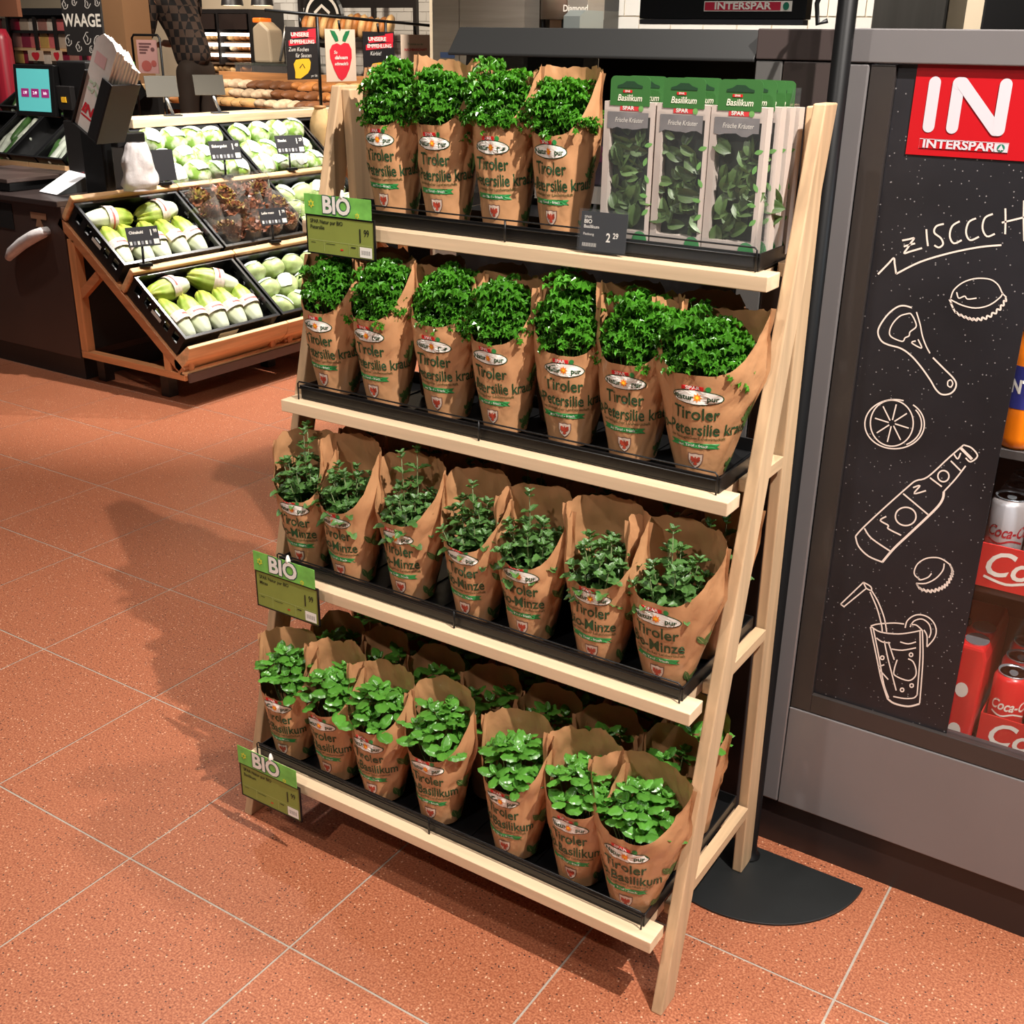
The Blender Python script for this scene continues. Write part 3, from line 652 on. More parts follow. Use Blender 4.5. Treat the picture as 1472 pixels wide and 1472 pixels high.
Fp(MB().box(fx0, fx0+.03, Y0+.05, fy1-.03, .115, 1.572).build('side_wall', FIN)); Fp(MB().box(fx1-.03, fx1, Y0+.05, fy1-.03, .115, 1.572).build('side_wall', FIN)); Fp(MB().box(fx0, fx1, fy1-.03, fy1, .115, 1.575).build('back_wall', FIN))
Fp(MB().box(.0, fx1-.03, Y0+.05, fy1-.03, .30, .335).build('floor_shelf', FIN))
for z in (.667, .93, 1.21): Fp(MB().box(.001, fx1-.031, Y0+.075, fy1-.031, z, z+.015).build('wire_shelf', M('fridge_shelf', (70, 66, 64), .4)))
Fp(MB().lathe([(.012, 0), (.012, 1.0)], 12, lambda x, y, z: (.3+z, Y0+.055+x, 1.545+y)).build('light_tube', M('cool_led', (210, 232, 255), emit=10)))
_l = bpy.data.lights.new('fridge_led', 'AREA'); _l.shape = 'RECTANGLE'; _l.size = .9; _l.size_y = .03; _l.energy = 26; _l.color = (.82, .92, 1); _lo = bpy.data.objects.new('fridge_led', _l); COL.objects.link(_lo); _lo.location = (.8, Y0+.06, 1.525); _lo.rotation_euler = (.35, 0, 0)
# chalk sticker on the glass
def chalkboard():
    m = M('chalkboard_film', (30, 29, 33), .42, var=.3, scale=6); nt = m.node_tree; N = nt.nodes.new; K = nt.links.new; b = nt.nodes['Principled BSDF']
    g = N('ShaderNodeNewGeometry'); v = N('ShaderNodeTexVoronoi'); v.inputs['Scale'].default_value = 130; K(g.outputs['Position'], v.inputs['Vector'])
    s = N('ShaderNodeSeparateColor'); K(v.outputs['Color'], s.inputs[0])
    r = N('ShaderNodeMath'); r.operation = 'LESS_THAN'; K(v.outputs['Distance'], r.inputs[0]); r.inputs[1].default_value = .16
    q = N('ShaderNodeMath'); q.operation = 'GREATER_THAN'; K(s.outputs[1], q.inputs[0]); q.inputs[1].default_value = .8
    mu = N('ShaderNodeMath'); mu.operation = 'MULTIPLY'; K(r.outputs[0], mu.inputs[0]); K(q.outputs[0], mu.inputs[1])
    old = b.inputs['Base Color'].links[0].from_socket; mx = N('ShaderNodeMix'); mx.data_type = 'RGBA'; K(mu.outputs[0], mx.inputs['Factor']); K(old, mx.inputs['A']); mx.inputs['B'].default_value = L((124, 120, 120)); K(mx.outputs['Result'], b.inputs['Base Color'])
    return m
CHALK = M('chalk_white', (226, 208, 196), .6)
st = thing('chalkboard_sticker', 'black chalkboard film with white drink sketches stuck on fridge glass', 'sticker', (.18, Y0+.0095, .98)); T2 = Vector(st.location)
def Sp(o): o.parent = st; o.location = Vector(o.location)-T2; return o
Sp(MB().box(.0555, .316, Y0+.0095, Y0+.0118, .3925, 1.5725).build('film', chalkboard()))
YS = Y0+.0088
def strokes(name, items, oy, wd=6.5):
    m = MB(); fn = lambda a, b: px_y(1080+a/3.505, oy+b/3.505, YS)
    for it in items:
        w_ = wd
        if isinstance(it, tuple): it, w_ = it
        m.ribbon(smooth_line(it), w_, fn)
    return Sp(m.build(name, CHALK))
def smooth_line(p, k=4):
    if len(p) < 3: return p
    out = []
    for i in range(len(p)-1):
        a, b, c, d = p[max(i-1, 0)], p[i], p[i+1], p[min(i+2, len(p)-1)]
        for j in range(k):
            t = j/k; out.append(tuple(.5*((2*b[n])+(-a[n]+c[n])*t+(2*a[n]-5*b[n]+4*c[n]-d[n])*t*t+(-a[n]+3*b[n]-3*c[n]+d[n])*t**3) for n in (0, 1)))
    return out+[p[-1]]
def corner(*p): # straight polyline kept sharp
    o = []
    for a, b in zip(p[:-1], p[1:]): o += [a, ((a[0]*2+b[0])/3, (a[1]*2+b[1])/3), ((a[0]+2*b[0])/3, (a[1]+2*b[1])/3)]
    return o+[p[-1]]
def zig(p, amp=9):
    q = smooth_line(p, 5); return [(x+(amp if i % 2 else -amp*.3)*.6, y+(amp if i % 2 else -amp*.4)) for i, (x, y) in enumerate(q)]
strokes('chalk_lettering', [corner((760, 1212), (820, 1200), (770, 1276), (860, 1250)), [(768, 1242), (825, 1226)], [(882, 1155), (885, 1200), (890, 1240)], [(970, 1128), (932, 1140), (922, 1172), (955, 1200), (966, 1230), (945, 1247), (922, 1236)],
    [(1050, 1115), (1012, 1140), (1000, 1190), (1020, 1226), (1060, 1210)], [(1132, 1100), (1095, 1120), (1082, 1172), (1102, 1210), (1147, 1193)], [(1217, 1078), (1177, 1098), (1165, 1150), (1187, 1191), (1227, 1178)],
    [(1280, 1050), (1281, 1110), (1279, 1180)], [(1262, 1122), (1320, 1108), (1374, 1095)], [(1374, 1010), (1372, 1110), (1375, 1215)], corner((638, 1382), (718, 1300), (730, 1380)), [(730, 1380), (850, 1320), (1000, 1275), (1150, 1245), (1260, 1235)]], 0, 9)
strokes('bottle_cap_drawing', [[(1005, 100), (1020, 60), (1060, 25), (1110, 5), (1160, 0), (1210, 8), (1245, 35), (1265, 75), (1285, 95)], [(1000, 105), (1060, 135), (1130, 150), (1200, 135), (1255, 95), (1265, 75)], (zig([(1000, 110), (1025, 165), (1080, 195), (1130, 205), (1190, 192), (1250, 150), (1283, 100)]), 9), [(1035, 70), (1045, 100), (1075, 90), (1090, 105), (1135, 100)]], 400)
strokes('bottle_opener_drawing', [([(808, 148), (770, 138), (735, 145), (690, 180), (650, 235), (638, 275), (655, 315), (690, 335), (750, 352), (800, 385), (850, 440), (900, 510), (930, 560), (960, 585), (1000, 582), (1025, 560), (1032, 530), (1015, 500), (970, 455), (915, 400)], 8), [(900, 378), (880, 340), (862, 290), (850, 230), (832, 170)],
    [(790, 178), (750, 190), (715, 225), (697, 265), (705, 295), (760, 318), (775, 300), (795, 290), (800, 270), (830, 245), (825, 215), (805, 180), (790, 178)], [(828, 315), (808, 325), (850, 350), (858, 345), (840, 308)], [(990, 520), (1005, 512), (1015, 530), (1005, 548), (990, 540), (990, 520)]], 400)
sp = [[(708+16*cos(a), 730+16*sin(a)), (708+88*cos(a+.06), 730+98*sin(a+.06))] for a in [i*pi/4+.2 for i in range(8)]]
strokes('lime_slice_drawing', [ell(708, 730, 108, 116, 30)+[(816, 730)], ell(722, 735, 150, 124, 34, -.9, 5.2), ell(730, 735, 128, 112, 14, -.7, 1.3)]+sp, 400)
strokes('bottle_drawing', [[(525, 1300), (560, 1260), (650, 1175), (790, 1050), (830, 1020), (890, 1000), (1000, 900), (1070, 840)], [(1070, 840), (1110, 855), (1140, 895), (1105, 925), (1080, 905)], ([(1052, 852), (1112, 912)], 14), [(1080, 945), (1030, 1010), (970, 1075)], ([(970, 1075), (965, 1110), (940, 1150), (880, 1210), (800, 1285), (720, 1360), (660, 1430)], 12), [(525, 1300), (540, 1350), (590, 1400), (660, 1430)],
    [(765, 1085), (890, 1190)], [(570, 1260), (605, 1310), (700, 1375)], ell(778, 1200, 52, 46, 24)+[(830, 1200)], [(900, 1005), (960, 1050)], ell(968, 997, 28, 28, 18)+[(996, 997)], [(1005, 920), (1055, 970)], [(1020, 885), (1040, 910), (1055, 880)], [(815, 1055), (850, 1045), (820, 1085), (880, 1070)], [(680, 1200), (650, 1220), (690, 1245), (690, 1262), (755, 1295)]], 400, 7.5)
strokes('bottle_cap_drawing', [[(850, 115), (825, 95), (822, 70), (840, 35), (880, 10), (930, 5), (965, 15), (1000, 40)], [(830, 135), (880, 135), (930, 110), (965, 70), (972, 35)], (zig([(1000, 40), (1012, 70), (1005, 100), (982, 138), (948, 160), (900, 172), (850, 160), (832, 135)]), 9), [(840, 105), (850, 118), (890, 105), (908, 85)]], 800)
strokes('drinking_glass_drawing', [[(602, 350), (640, 340), (720, 335), (770, 340)], [(602, 352), (650, 380), (740, 390), (820, 380), (860, 370)], [(600, 355), (630, 500), (655, 620), (685, 715)], [(614, 360), (642, 500), (667, 640), (692, 712)], [(862, 370), (865, 500), (858, 620), (848, 740)], [(850, 375), (850, 500), (840, 640), (835, 700)], ([(685, 715), (720, 740), (790, 755), (848, 742)], 9), [(715, 705), (770, 715), (820, 712), (838, 690)],
    [(450, 240), (565, 130)], [(470, 250), (580, 160)], [(450, 240), (470, 255)], [(565, 130), (600, 150), (605, 170), (580, 160), (565, 130)], [(605, 170), (640, 230), (670, 310), (682, 380)], [(598, 178), (633, 260), (655, 340), (660, 380)], [(670, 425), (690, 520), (730, 675)], [(690, 430), (720, 520)], [(630, 410), (660, 430), (700, 435)], [(700, 465), (760, 472), (830, 460)], [(750, 430), (790, 440), (830, 430)],
    [(775, 360), (785, 325), (815, 300), (850, 293), (890, 305), (920, 335), (932, 375), (920, 415), (885, 455)], [(870, 370), (885, 400), (885, 455)], [(800, 355), (820, 325), (860, 315), (895, 340), (905, 380), (895, 410)], [(860, 370), (830, 345), (800, 345)], [(735, 520), (720, 570), (725, 600), (790, 625), (825, 605), (830, 570), (815, 530), (790, 515)], [(640, 555), (670, 545)], [(645, 570), (690, 620)]]
    +[ell(x, y, 9, 9, 8)+[(x+9, y)] for x, y in ((760, 672), (805, 495), (808, 650), (660, 510))], 800)
# red logo panel
t = thing('logo_panel', 'red square logo sign reading IN on top of the chalk sticker', 'sign', (.19, YS-.0015, 1.435)); T3 = Vector(t.location)
REDS = M('sign_red', (178, 14, 24), .35)
o = MB().box(.087, .298, YS-.0015, YS-.0002, 1.435, 1.5735).build('panel', REDS, t); o.location = -T3
f = lambda x, y: Vector((x, YS-.0022, y))-T3
WS = M('sign_white', (196, 190, 196), .4)
m = MB(); zb, zt_ = 1.4705, 1.5555; wd = .0185; lay = [0]
def stroke(pts):
    lay[0] += 1; q = [Vector(p) for p in pts]; out = []
    def arc(c, d0, a0): return [(c.x+wd/2*cos(a0+pi*k/10), c.y+wd/2*sin(a0+pi*k/10)) for k in range(11)]
    for a_, b_ in zip(q[:-1], q[1:]):
        lay[0] += 1; y_ = -.00012*lay[0]; an = math.atan2((b_-a_).y, (b_-a_).x)
        poly = arc(b_, 0, an-pi/2)+arc(a_, 0, an+pi/2); m.flat([f(*p)+Vector((0, y_, 0)) for p in poly])
z0, z1 = zb+wd/2, zt_-wd/2
stroke([(.118, z0), (.118, z1)]); stroke([(.155, z0), (.155, z1), (.161, z1), (.221, z0), (.226, z0), (.226, z1)])
m.build('letters', WS, t)
m = MB(); m.ribbon([(.107, .1+1.3455), (.245, .1+1.3455), (.245, .1+1.3605), (.107, .1+1.3605)], .0009, f, closed=True); addtext(m, 'INTERSPAR', f, .168, 1.453, .0185, offset=.03, sx=1.22)
m.flat([f(.2235, 1.4465), f(.2445, 1.4465), f(.2445, 1.4595), f(.2235, 1.4595)])
m.build('logo_lettering', WS, t)
m = MB(); f2 = lambda x, y: Vector((x, YS-.0028, y))-T3; m.flat([f2(*p) for p in ell(.234, 1.453, .0058, .0058, 18)]); m.flat([Vector((x, YS-.0032, y))-T3 for x, y in ((.2295, 1.450), (.234, 1.458), (.2385, 1.450), (.2345, 1.450), (.2345, 1.4485), (.2335, 1.4485), (.2335, 1.450))], 1)
m.build('fir_emblem', [M('fir_green', (24, 110, 84), .4), WS], t)
# ------------------------------------------------------------------ drinks in the fridge
CANR = M('cola_red', (206, 40, 40), .3); CANS = M('can_silver', (176, 178, 184), .28, metal=.85); CANTOP = M('can_lid', (206, 214, 222), .25, metal=.8); CARTR = M('carton_red', (196, 44, 40), .45); CANSIL = M('can_silver_print', (178, 172, 172), .35, metal=.3); DRED = M('cola_dark_red', (150, 26, 36), .4)
def can(loc, body, ink, label, rz=0):
    t = thing('drink_can', label, 'can', loc, (0, 0, rz), 'cola cans in the fridge')
    MB().lathe([(.024, 0), (.0265, .003), (.033, .009), (.033, .153), (.0275, .164)], 28).build('can_body', body, t, True)
    MB().lathe([(.0275, .1635), (.0285, .1665), (.0275, .1675), (.025, .1655), (.0245, .164), (0, .164)], 24, caps=False).build('lid', CANTOP, t, True)
    m = MB(); m.prism(ell(0, -.004, .008, .012, 14), lambda p, q, tt: (p, q, tt), .1642, .1654); m.build('pull_tab', CANTOP, t)
    m = MB(); g = lambda u, v: (.0334*sin(u/.0334), -.0334*cos(u/.0334), v); addtext(m, 'Coca-Cola', g, .012, .105, .030, shear=.35, offset=.02, sx=.72); m.ribbon(smooth_line([(-.03, .088), (-.01, .083), (.012, .090), (.036, .083)]), .0035, g)
    m.build('can_lettering', ink, t)
zs = .6825
for i, (x, y) in enumerate(((.336, .665), (.404, .667), (.338, .735), (.406, .737), (.472, .668), (.340, .806), (.474, .738))):
    can((x, y, zs+.0035), CANSIL, DRED, 'silver cola can in red carton, %s on the middle fridge shelf' % ('front left', 'front second', 'second row left', 'second row middle', 'front third', 'third row left', 'second row right')[i], .15)
def carton(x0, x1, y0, y1, z, h, label):
    t = thing('drink_carton', label, 'carton', ((x0+x1)/2, y0, z)); cx = (x0+x1)/2; m = MB(); th = .002
    a, b, c = x0-cx, x1-cx, y1-y0
    m.box(a, b, 0, c, 0, th); m.box(a, b, 0, th, th, h); m.box(a, b, c-th, c, th, h); m.box(a, a+th, th, c-th, th, h); m.box(b-th, b, th, c-th, th, h)
    m.build('tray_wall', CARTR, t)
    m = MB(); g = lambda u, v: (u, -.0006, v); addtext(m, 'Coca-Cola', g, a+.012, h*.55, h*.82, shear=.35, offset=.015, sx=.95, align='LEFT'); m.ribbon(smooth_line([(a+.02, h*.25), (a+.06, h*.16), (a+.1, h*.28), (a+.15, h*.18)]), h*.06, g)
    m.build('carton_lettering', WHITEP, t); return t
carton(.299, .512, .626, .845, zs, .085, 'red cola carton of silver cans on the middle fridge shelf')
for i, (x, y) in enumerate(((.398, .672), (.466, .672), (.399, .742), (.467, .742), (.400, .812), (.534, .672))):
    can((x, y, .3385), CANR, WHITEP, 'red cola can in carton, %s on the fridge floor' % ('front left', 'front second', 'second row left', 'second row right', 'third row left', 'front third')[i], .15)
carton(.360, .573, .634, .85, .3352, .085, 'red cola carton of red cans on the fridge floor')
t = thing('can_multipack', 'red shrink-wrapped cola multipack beside the carton of red cans', 'multipack', (.300, .72, .3355), (0, 0, 0))
MB().prism([(-.05, 0), (.045, 0), (.05, .02), (.052, .19), (.045, .215), (-.05, .215)], lambda p, q, tt: (p, tt, q), -.085, .13).build('wrapper', CANR, t, bevel=.006)
m = MB()
for q in range(4): m.flat([(.03*(-1)**q*.6+p[0], -.0856, .03+.045*q+p[1]) for p in ell(0, 0, .012, .016, 14)])
m.build('printed_patches', WHITEP, t)
m = MB(); [m.prism(ell(x, y, .022, .026, 16), lambda p, q, tt: (p, q, tt), .2152, .217) for x, y in ((-.022, -.05), (.024, -.05), (-.022, .01), (.024, .01))]; m.build('can_ends', CANTOP, t)
for i, (x, y) in enumerate(((.325, .668), (.398, .668), (.326, .742))):
    t = thing('orange_soda_bottle', 'orange soda bottle, %s on the upper fridge shelf' % ('nearest the sticker', 'right one in front', 'behind the nearest')[i], 'bottle', (x, y, .9455), (0, 0, -.4), 'orange soda bottles')
    MB().lathe([(.026, 0), (.032, .006), (.033, .02), (.033, .16), (.031, .185), (.018, .215), (.0135, .232), (.0135, .24)], 28).build('bottle_body', M('orange_soda', (240, 124, 16), .2), t, True)
    MB().lathe([(.015, .2405), (.015, .258), (.0135, .2595)], 20).build('cap', M('soda_cap', (70, 130, 200), .35), t, True)
    MB().lathe([(.0336, .075), (.0336, .15)], 28, caps=False).build('label_band', M('soda_label', (44, 46, 120), .4), t, True)
    m = MB(); g = lambda u, v: (.0342*sin(u/.0342), -.0342*cos(u/.0342), v); addtext(m, 'FANTA', g, .002, .113, .032, offset=.04, sx=.8); m.build('label_lettering', WHITEP, t)
# ------------------------------------------------------------------ open cooler behind the rack
t = thing('open_cooler', 'long black open cooler with slanted header behind the plant rack', 'cooler', (-.45, .9, 0)); T = Vector((-.45, .9, 0))
BROWN_REFL = M('cooler_metal_brown_refl', (70, 60, 58), .28, spec=.6)  # one glossy metal; its brown and grey reflections are put into the colours
HEAD = M('cooler_header_grey', (19, 19, 18), .6)
Fp2 = lambda o: (setattr(o, 'parent', t), setattr(o, 'location', Vector(o.location)-T), o)[2]
Fp2(MB().box(-.135, -.034, Y0, 1.2, .02, 1.573).build('end_panel', BROWN_REFL, bevel=.002)); Fp2(MB().box(-.185, -.034, Y0-.003, 1.2, 1.575, 1.6235).build('end_header', BROWN_REFL, bevel=.002)); Fp2(MB().box(-.185, -.137, Y0, 1.2, .02, 1.573).build('end_panel', M('cooler_metal_grey_refl', (88, 86, 84), .35), bevel=.002))  # grey strip is a reflection painted on the same metal
Fp2(MB().prism([(Y0+.035, 1.622), (Y0-.005, 1.575), (Y0-.005, 1.57), (1.2, 1.57), (1.2, 1.622)], lambda p, q, tt: (tt, p, q), -.835, -.187).build('header_panel', HEAD, bevel=.0015))
Fp2(MB().box(-.82, -.187, Y0, 1.2, .02, 1.27).build('tub', M('cooler_black', (18, 18, 19), .4))); Fp2(MB().box(-.82, -.187, 1.15, 1.2, 1.27, 1.57).build('back_wall', M('cooler_black', (18, 18, 19), .4)))
Fp2(MB().prism([(Y0+.02, 1.27), (1.15, 1.27), (1.15, 1.57), (Y0+.06, 1.57)], lambda p, q, tt: (tt, p, q), -.835, -.822).build('side_glass', clear('dark_glass', (20, 20, 22), .75, .05)))
for z in (1.30,):
    Fp2(MB().box(-.82, -.19, .72, 1.15, z, z+.015).build('shelf', M('cooler_shelf', (40, 40, 42), .4)))
    m = MB()
    for q in range(9): m.box(-.79+.066*q, -.745+.066*q, .714, .7195, z-.015, z+.02)
    Fp2(m.build('price_labels', WHITEP))
rr = random.Random(4)
for z, lv in ((1.3155, 'top'),):
    for q in range(8):
        x = -.775+.078*q; c = rr.choice([(70, 60, 70), (96, 60, 76), (60, 60, 66), (110, 96, 90), (44, 40, 44)]); hgt = rr.uniform(.13, .2)
        m = MB().box(-.03, .03, 0, .1, 0, hgt).box(-.033, .033, -.001, .101, hgt*.35, hgt*.6, 1)
        o = m.build('chilled_pack', [M('pack_%d_%d_%d' % c, c, .35), M('pack_band_%d' % (q % 3), [(150, 120, 130), (190, 190, 196), (120, 60, 90)][q % 3], .4)], None, bevel=.003, loc=(x, .77, z))
        tag(o, 'dark chilled food pack, %s from left on %s shelf of black cooler' % (['first', 'second', 'third', 'fourth', 'fifth', 'sixth', 'seventh', 'eighth'][q], lv), 'food pack', 'chilled packs in the black cooler')
# hanging menu screen
t = thing('menu_screen', 'black hanging screen with red INTERSPAR label above the cooler', 'screen', (-.58, 1.3, 1.64)); T = Vector(t.location)
MB().box(-.215, .208, 0, .04, .012, .30).build('screen_body', M('screen_black', (12, 13, 14), .25), t, bevel=.002); MB().box(-.212, .205, -.003, .03, 0, .0115).build('lower_bezel', M('screen_bezel', (48, 48, 52), .4), t)
g = lambda u, v: (u, -.0012, v); m = MB(); m.flat([g(-.043, .029), g(.175, .029), g(.175, .051), g(-.043, .051)]); m.flat([(x, -.0018, z) for x, z in ((-.041, .031), (.148, .031), (.148, .049), (-.041, .049))], 1)
addtext(m, 'INTERSPAR', lambda u, v: (u, -.0024, v), .054, .04, .021, 0, offset=.03, sx=1.35); m.flat([(p[0], -.0024, p[1]) for p in ell(.161, .04, .0075, .0085, 16)], 2)
m.build('label', [WHITEP, M('label_red', (178, 30, 56), .4), M('fir_green', (24, 110, 84), .4)], t)
for x in (-.15, .15): MB().tube([(x, .02, .30), (x, .02, 1.6)], .006, 8).build('hanger', BLACKM, t)
# ------------------------------------------------------------------ vegetable display
SLOPE = math.atan2(.6293, .7771); DD = Vector((.7771, 0, -.6293)); NN = Vector((.6293, 0, .7771))
def sl(s, n, y): return DD*s+NN*n+Vector((0, y, 0))      # slope coordinates -> world
RIM = -1.864; CH = .125; BED = RIM-CH
BEECH = (206, 140, 90)
B_Y, B_X, B_Z, B_S = wood('beech_along_y_lit', (226, 178, 128), 1), wood('beech_along_x', BEECH, 0), wood('beech_upright', BEECH, 2), wood('beech_slope', (186, 122, 78), 0, .2)  # paler rails and browner posts: lit and shaded beech put into the colour
YA, YB = 2.0, 3.92
disp = thing('vegetable_display', 'slanted beech display stand holding black vegetable crates', 'display stand', (-3.8, 3.2, 0)); TD = Vector(disp.location)
def Dp(o): o.parent = disp; o.location = Vector(o.location)-TD; return o
def slab(s0, s1, n0, n1, y0, y1, name, mat, bevel=.003):
    m = MB(); m.hexa([sl(s0, n0, y0), sl(s1, n0, y0), sl(s1, n0, y1), sl(s0, n0, y1)], [sl(s0, n1, y0), sl(s1, n1, y0), sl(s1, n1, y1), sl(s0, n1, y1)]); return Dp(m.build(name, mat, bevel=bevel))
for y in (YA, 2.66, 3.3, YB-.045):
    slab(-3.73, -2.75, BED-.05, BED-.004, y, y+.04, 'sloping_beam', B_S)
    if y > 2.6: slab(-4.17, -3.732, BED-.05, BED-.004, y, y+.04, 'sloping_beam', B_S)
    zt_ = .70 if y < 2.5 else .72
    Dp(MB().box(-4.125, -4.075, y, y+.045, .16, .70).build('post', B_Z, bevel=.003)); Dp(MB().box(-4.125, -3.395, y, y+.045, .125, .159).build('bottom_rail', B_X, bevel=.002)); Dp(MB().box(-3.53, -3.49, y+.002, y+.043, .16, .25).build('short_post', B_Z))
    m = MB(); m.hexa([(-4.074, y+.005, .43), (-3.83, y+.005, .565), (-3.83, y+.04, .565), (-4.074, y+.04, .43)], [(-4.074, y+.005, .475), (-3.83, y+.005, .61), (-3.83, y+.04, .61), (-4.074, y+.04, .475)]); 
    m = MB(); m.hexa([(-4.074, y+.006, .42), (-4.074, y+.006, .47), (-4.074, y+.038, .47), (-4.074, y+.038, .42)], [(-3.93, y+.006, .53), (-3.93, y+.006, .58), (-3.93, y+.038, .58), (-3.93, y+.038, .53)]); Dp(m.build('brace', B_S))
    Dp(MB().box(-3.64, -3.585, y+.06, y+.115, 0, .124).build('foot', BLACKP)); Dp(MB().box(-4.10, -4.045, y+.06, y+.115, 0, .124).build('foot', BLACKP))
# rails with rounded front that hold each tier
def rail(sc, name='shelf_rail', y0=YA, y1=YB, n0=BED+.0, n1=RIM+.012, mat=B_Y, seg=4):
    ys = [y0+(y1-y0)*i/seg for i in range(seg+1)]
    for a, b in zip(ys[:-1], ys[1:]): slab(sc, sc+.03, n0, n1, a+.0015, b-.0015, name, mat, .006)
rail(-3.257, seg=3); rail(-3.726, y0=YA, y1=4.55)
slab(-4.17, -3.732, BED-.05, BED-.004, 4.5, 4.54, 'sloping_beam', B_S); Dp(MB().box(-4.125, -4.075, 4.5, 4.545, 0, .70).build('post', B_Z, bevel=.003))
for a, b in ((YA, 2.64), (2.645, 3.28), (3.285, 3.92)):
    Dp(MB().prism([(-3.455, .18), (-3.43, .165), (-3.36, .232), (-3.345, .285), (-3.36, .295), (-3.46, .215)], lambda p, q, tt: (p, tt, q), a, b).build('front_fascia', B_Y, bevel=.003))
Dp(MB().box(-3.42, -3.385, YA, YB, .150, .168).build('front_rail_top', B_Y, bevel=.002)); Dp(MB().box(-3.384, -3.372, YA+.01, YB, .118, .160).build('price_strip', M('brown_strip', (84, 66, 62), .35)))
for y in (2.03, 2.56, 2.68, 3.2, 3.32, 3.84): Dp(MB().box(-3.415, -3.392, y, y+.03, .1682, .24).build('strip_post', B_Z, bevel=.002))
Dp(MB().box(-4.10, -4.08, YA+.05, YB, .165, .69).build('back_panel', M('display_black', (20, 17, 16), .6)))
# flat top board behind the third tier
Dp(MB().box(-4.62, -4.415, 2.70, 5.4, 1.145, 1.192).build('top_board', wood('pale_board', (236, 208, 170), 1), bevel=.004)); Dp(MB().box(-4.60, -4.50, 2.75, 5.35, .1, 1.14).build('top_board_support', M('display_black', (20, 17, 16), .6)))
# ---- crates
CRATEM = M('crate_black', (16, 16, 17), .32, spec=.55); CLAB = M('crate_label', (214, 216, 206), .5)
def crate_meshes(h, lx=.388, ly=.60):
    m = MB(); th = .008
    m.box(0, lx, 0, ly, 0, .006)
    for y in (0, ly-th):
        m.box(0, lx, y, y+th, .006, h*.42); m.box(0, lx, y, y+th, h*.82, h)
        for k in range(6): a = (lx-.03)*k/5; m.box(a, a+.03, y, y+th, h*.42, h*.82)
        m.box(lx*.35, lx*.65, y, y+th, h*.42, h*.66)
    for x in (0, lx-th):
        m.box(x, x+th, th, ly-th, .006, h*.42); m.box(x, x+th, th, ly-th, h*.82, h)
        for k in range(8): a = th+(ly-2*th-.03)*k/7; m.box(x, x+th, a, a+.03, h*.42, h*.82)
        m.box(x+.001, x+th-.001, th, ly-th, h*.42, h*.82)
    body = m.mesh('crate_body', CRATEM)
    m = MB(); r = .006
    for a in ((-r, lx+r, -r, th), (-r, lx+r, ly-th, ly+r), (-r, th, th, ly-th), (lx-th, lx+r, th, ly-th)): m.box(a[0], a[1], a[2], a[3], h, h+.004)
    rim = m.mesh('crate_rim', M('crate_rim_grey', (34, 34, 36), .25, spec=.7))
    m = MB(); m.box(lx, lx+.0015, ly*.38, ly*.58, h*.35, h*.72); m.add([(lx*.42+.0, -.0015, h*.45), (lx*.6, -.0015, h*.45), (lx*.6, -.0015, h*.62), (lx*.42, -.0015, h*.62)], [(0, 1, 2, 3)])
    lab = m.mesh('crate_label', CLAB)
    return body, rim, lab
CRM = crate_meshes(CH-.012)
def crate(tier, col, label):
    s0 = {1: -3.222, 2: -3.688, 3: -4.122}[tier]; y0 = {0: 2.015, 1: 2.645, 2: 3.275, 3: 3.905}[col]
    t = thing('vegetable_crate', label, 'crate', sl(s0, BED, y0), (0, SLOPE, 0), 'black vegetable crates')
    for n_, me in zip(('crate_body', 'crate_rim', 'crate_label'), CRM): put(n_, me, t)
    return t
cw = lambda t: t.matrix_basis.copy()
crates = {}
for tier, col, lab in ((2, 0, 'black crate of napa cabbages in the middle tier, nearest the scale counter'), (1, 0, 'black crate of napa cabbages in the lowest tier, front of the display'), (2, 1, 'black crate holding bagged red lettuces'), (1, 1, 'black crate of romaine hearts in the lowest tier behind the plant rack'), (3, 1, 'black crate of iceberg lettuces in the top tier, left'), (3, 2, 'black crate of iceberg lettuces in the top tier, middle'), (3, 3, 'black crate with paper bags in the top tier, right'), (2, 2, 'black crate of pale lettuces in the middle tier behind the rack leg')):
    crates[tier, col] = crate(tier, col, lab)
# ---- vegetables
def grad_mat(name, stops, axis_scale, rough=.45, var=.12):   # colours along the local X axis of the vegetable
    m = M(name, (200, 210, 150), rough, bump=.25, bscale=40); nt = m.node_tree; N = nt.nodes.new; K = nt.links.new; b = nt.nodes['Principled BSDF']
    tc = N('ShaderNodeTexCoord'); sp_ = N('ShaderNodeSeparateXYZ'); K(tc.outputs['Object'], sp_.inputs[0])
    n = N('ShaderNodeTexNoise'); n.inputs['Scale'].default_value = 26; n.inputs['Detail'].default_value = 3; K(tc.outputs['Object'], n.inputs['Vector'])
    mr = N('ShaderNodeMapRange'); K(sp_.outputs[0], mr.inputs[0]); mr.inputs[1].default_value = -axis_scale; mr.inputs[2].default_value = axis_scale
    ad = N('ShaderNodeMath'); ad.operation = 'MULTIPLY_ADD'; K(n.outputs['Fac'], ad.inputs[0]); ad.inputs[1].default_value = .5; K(mr.outputs[0], ad.inputs[2]); 
    sb = N('ShaderNodeMath'); sb.operation = 'SUBTRACT'; K(ad.outputs[0], sb.inputs[0]); sb.inputs[1].default_value = .25
    cr = N('ShaderNodeValToRGB'); K(sb.outputs[0], cr.inputs[0]); e = cr.color_ramp.elements
    e[0].position, e[0].color = stops[0][0], L(stops[0][1]); e[1].position, e[1].color = stops[-1][0], L(stops[-1][1])
    for p, c in stops[1:-1]: q = e.new(p); q.color = L(c)
    K(cr.outputs[0], b.inputs['Base Color']); return m
NAPA = grad_mat('napa_cabbage', [(.0, (222, 226, 204)), (.38, (208, 216, 172)), (.6, (178, 194, 102)), (.82, (142, 170, 58)), (1, (170, 176, 70))], .12)
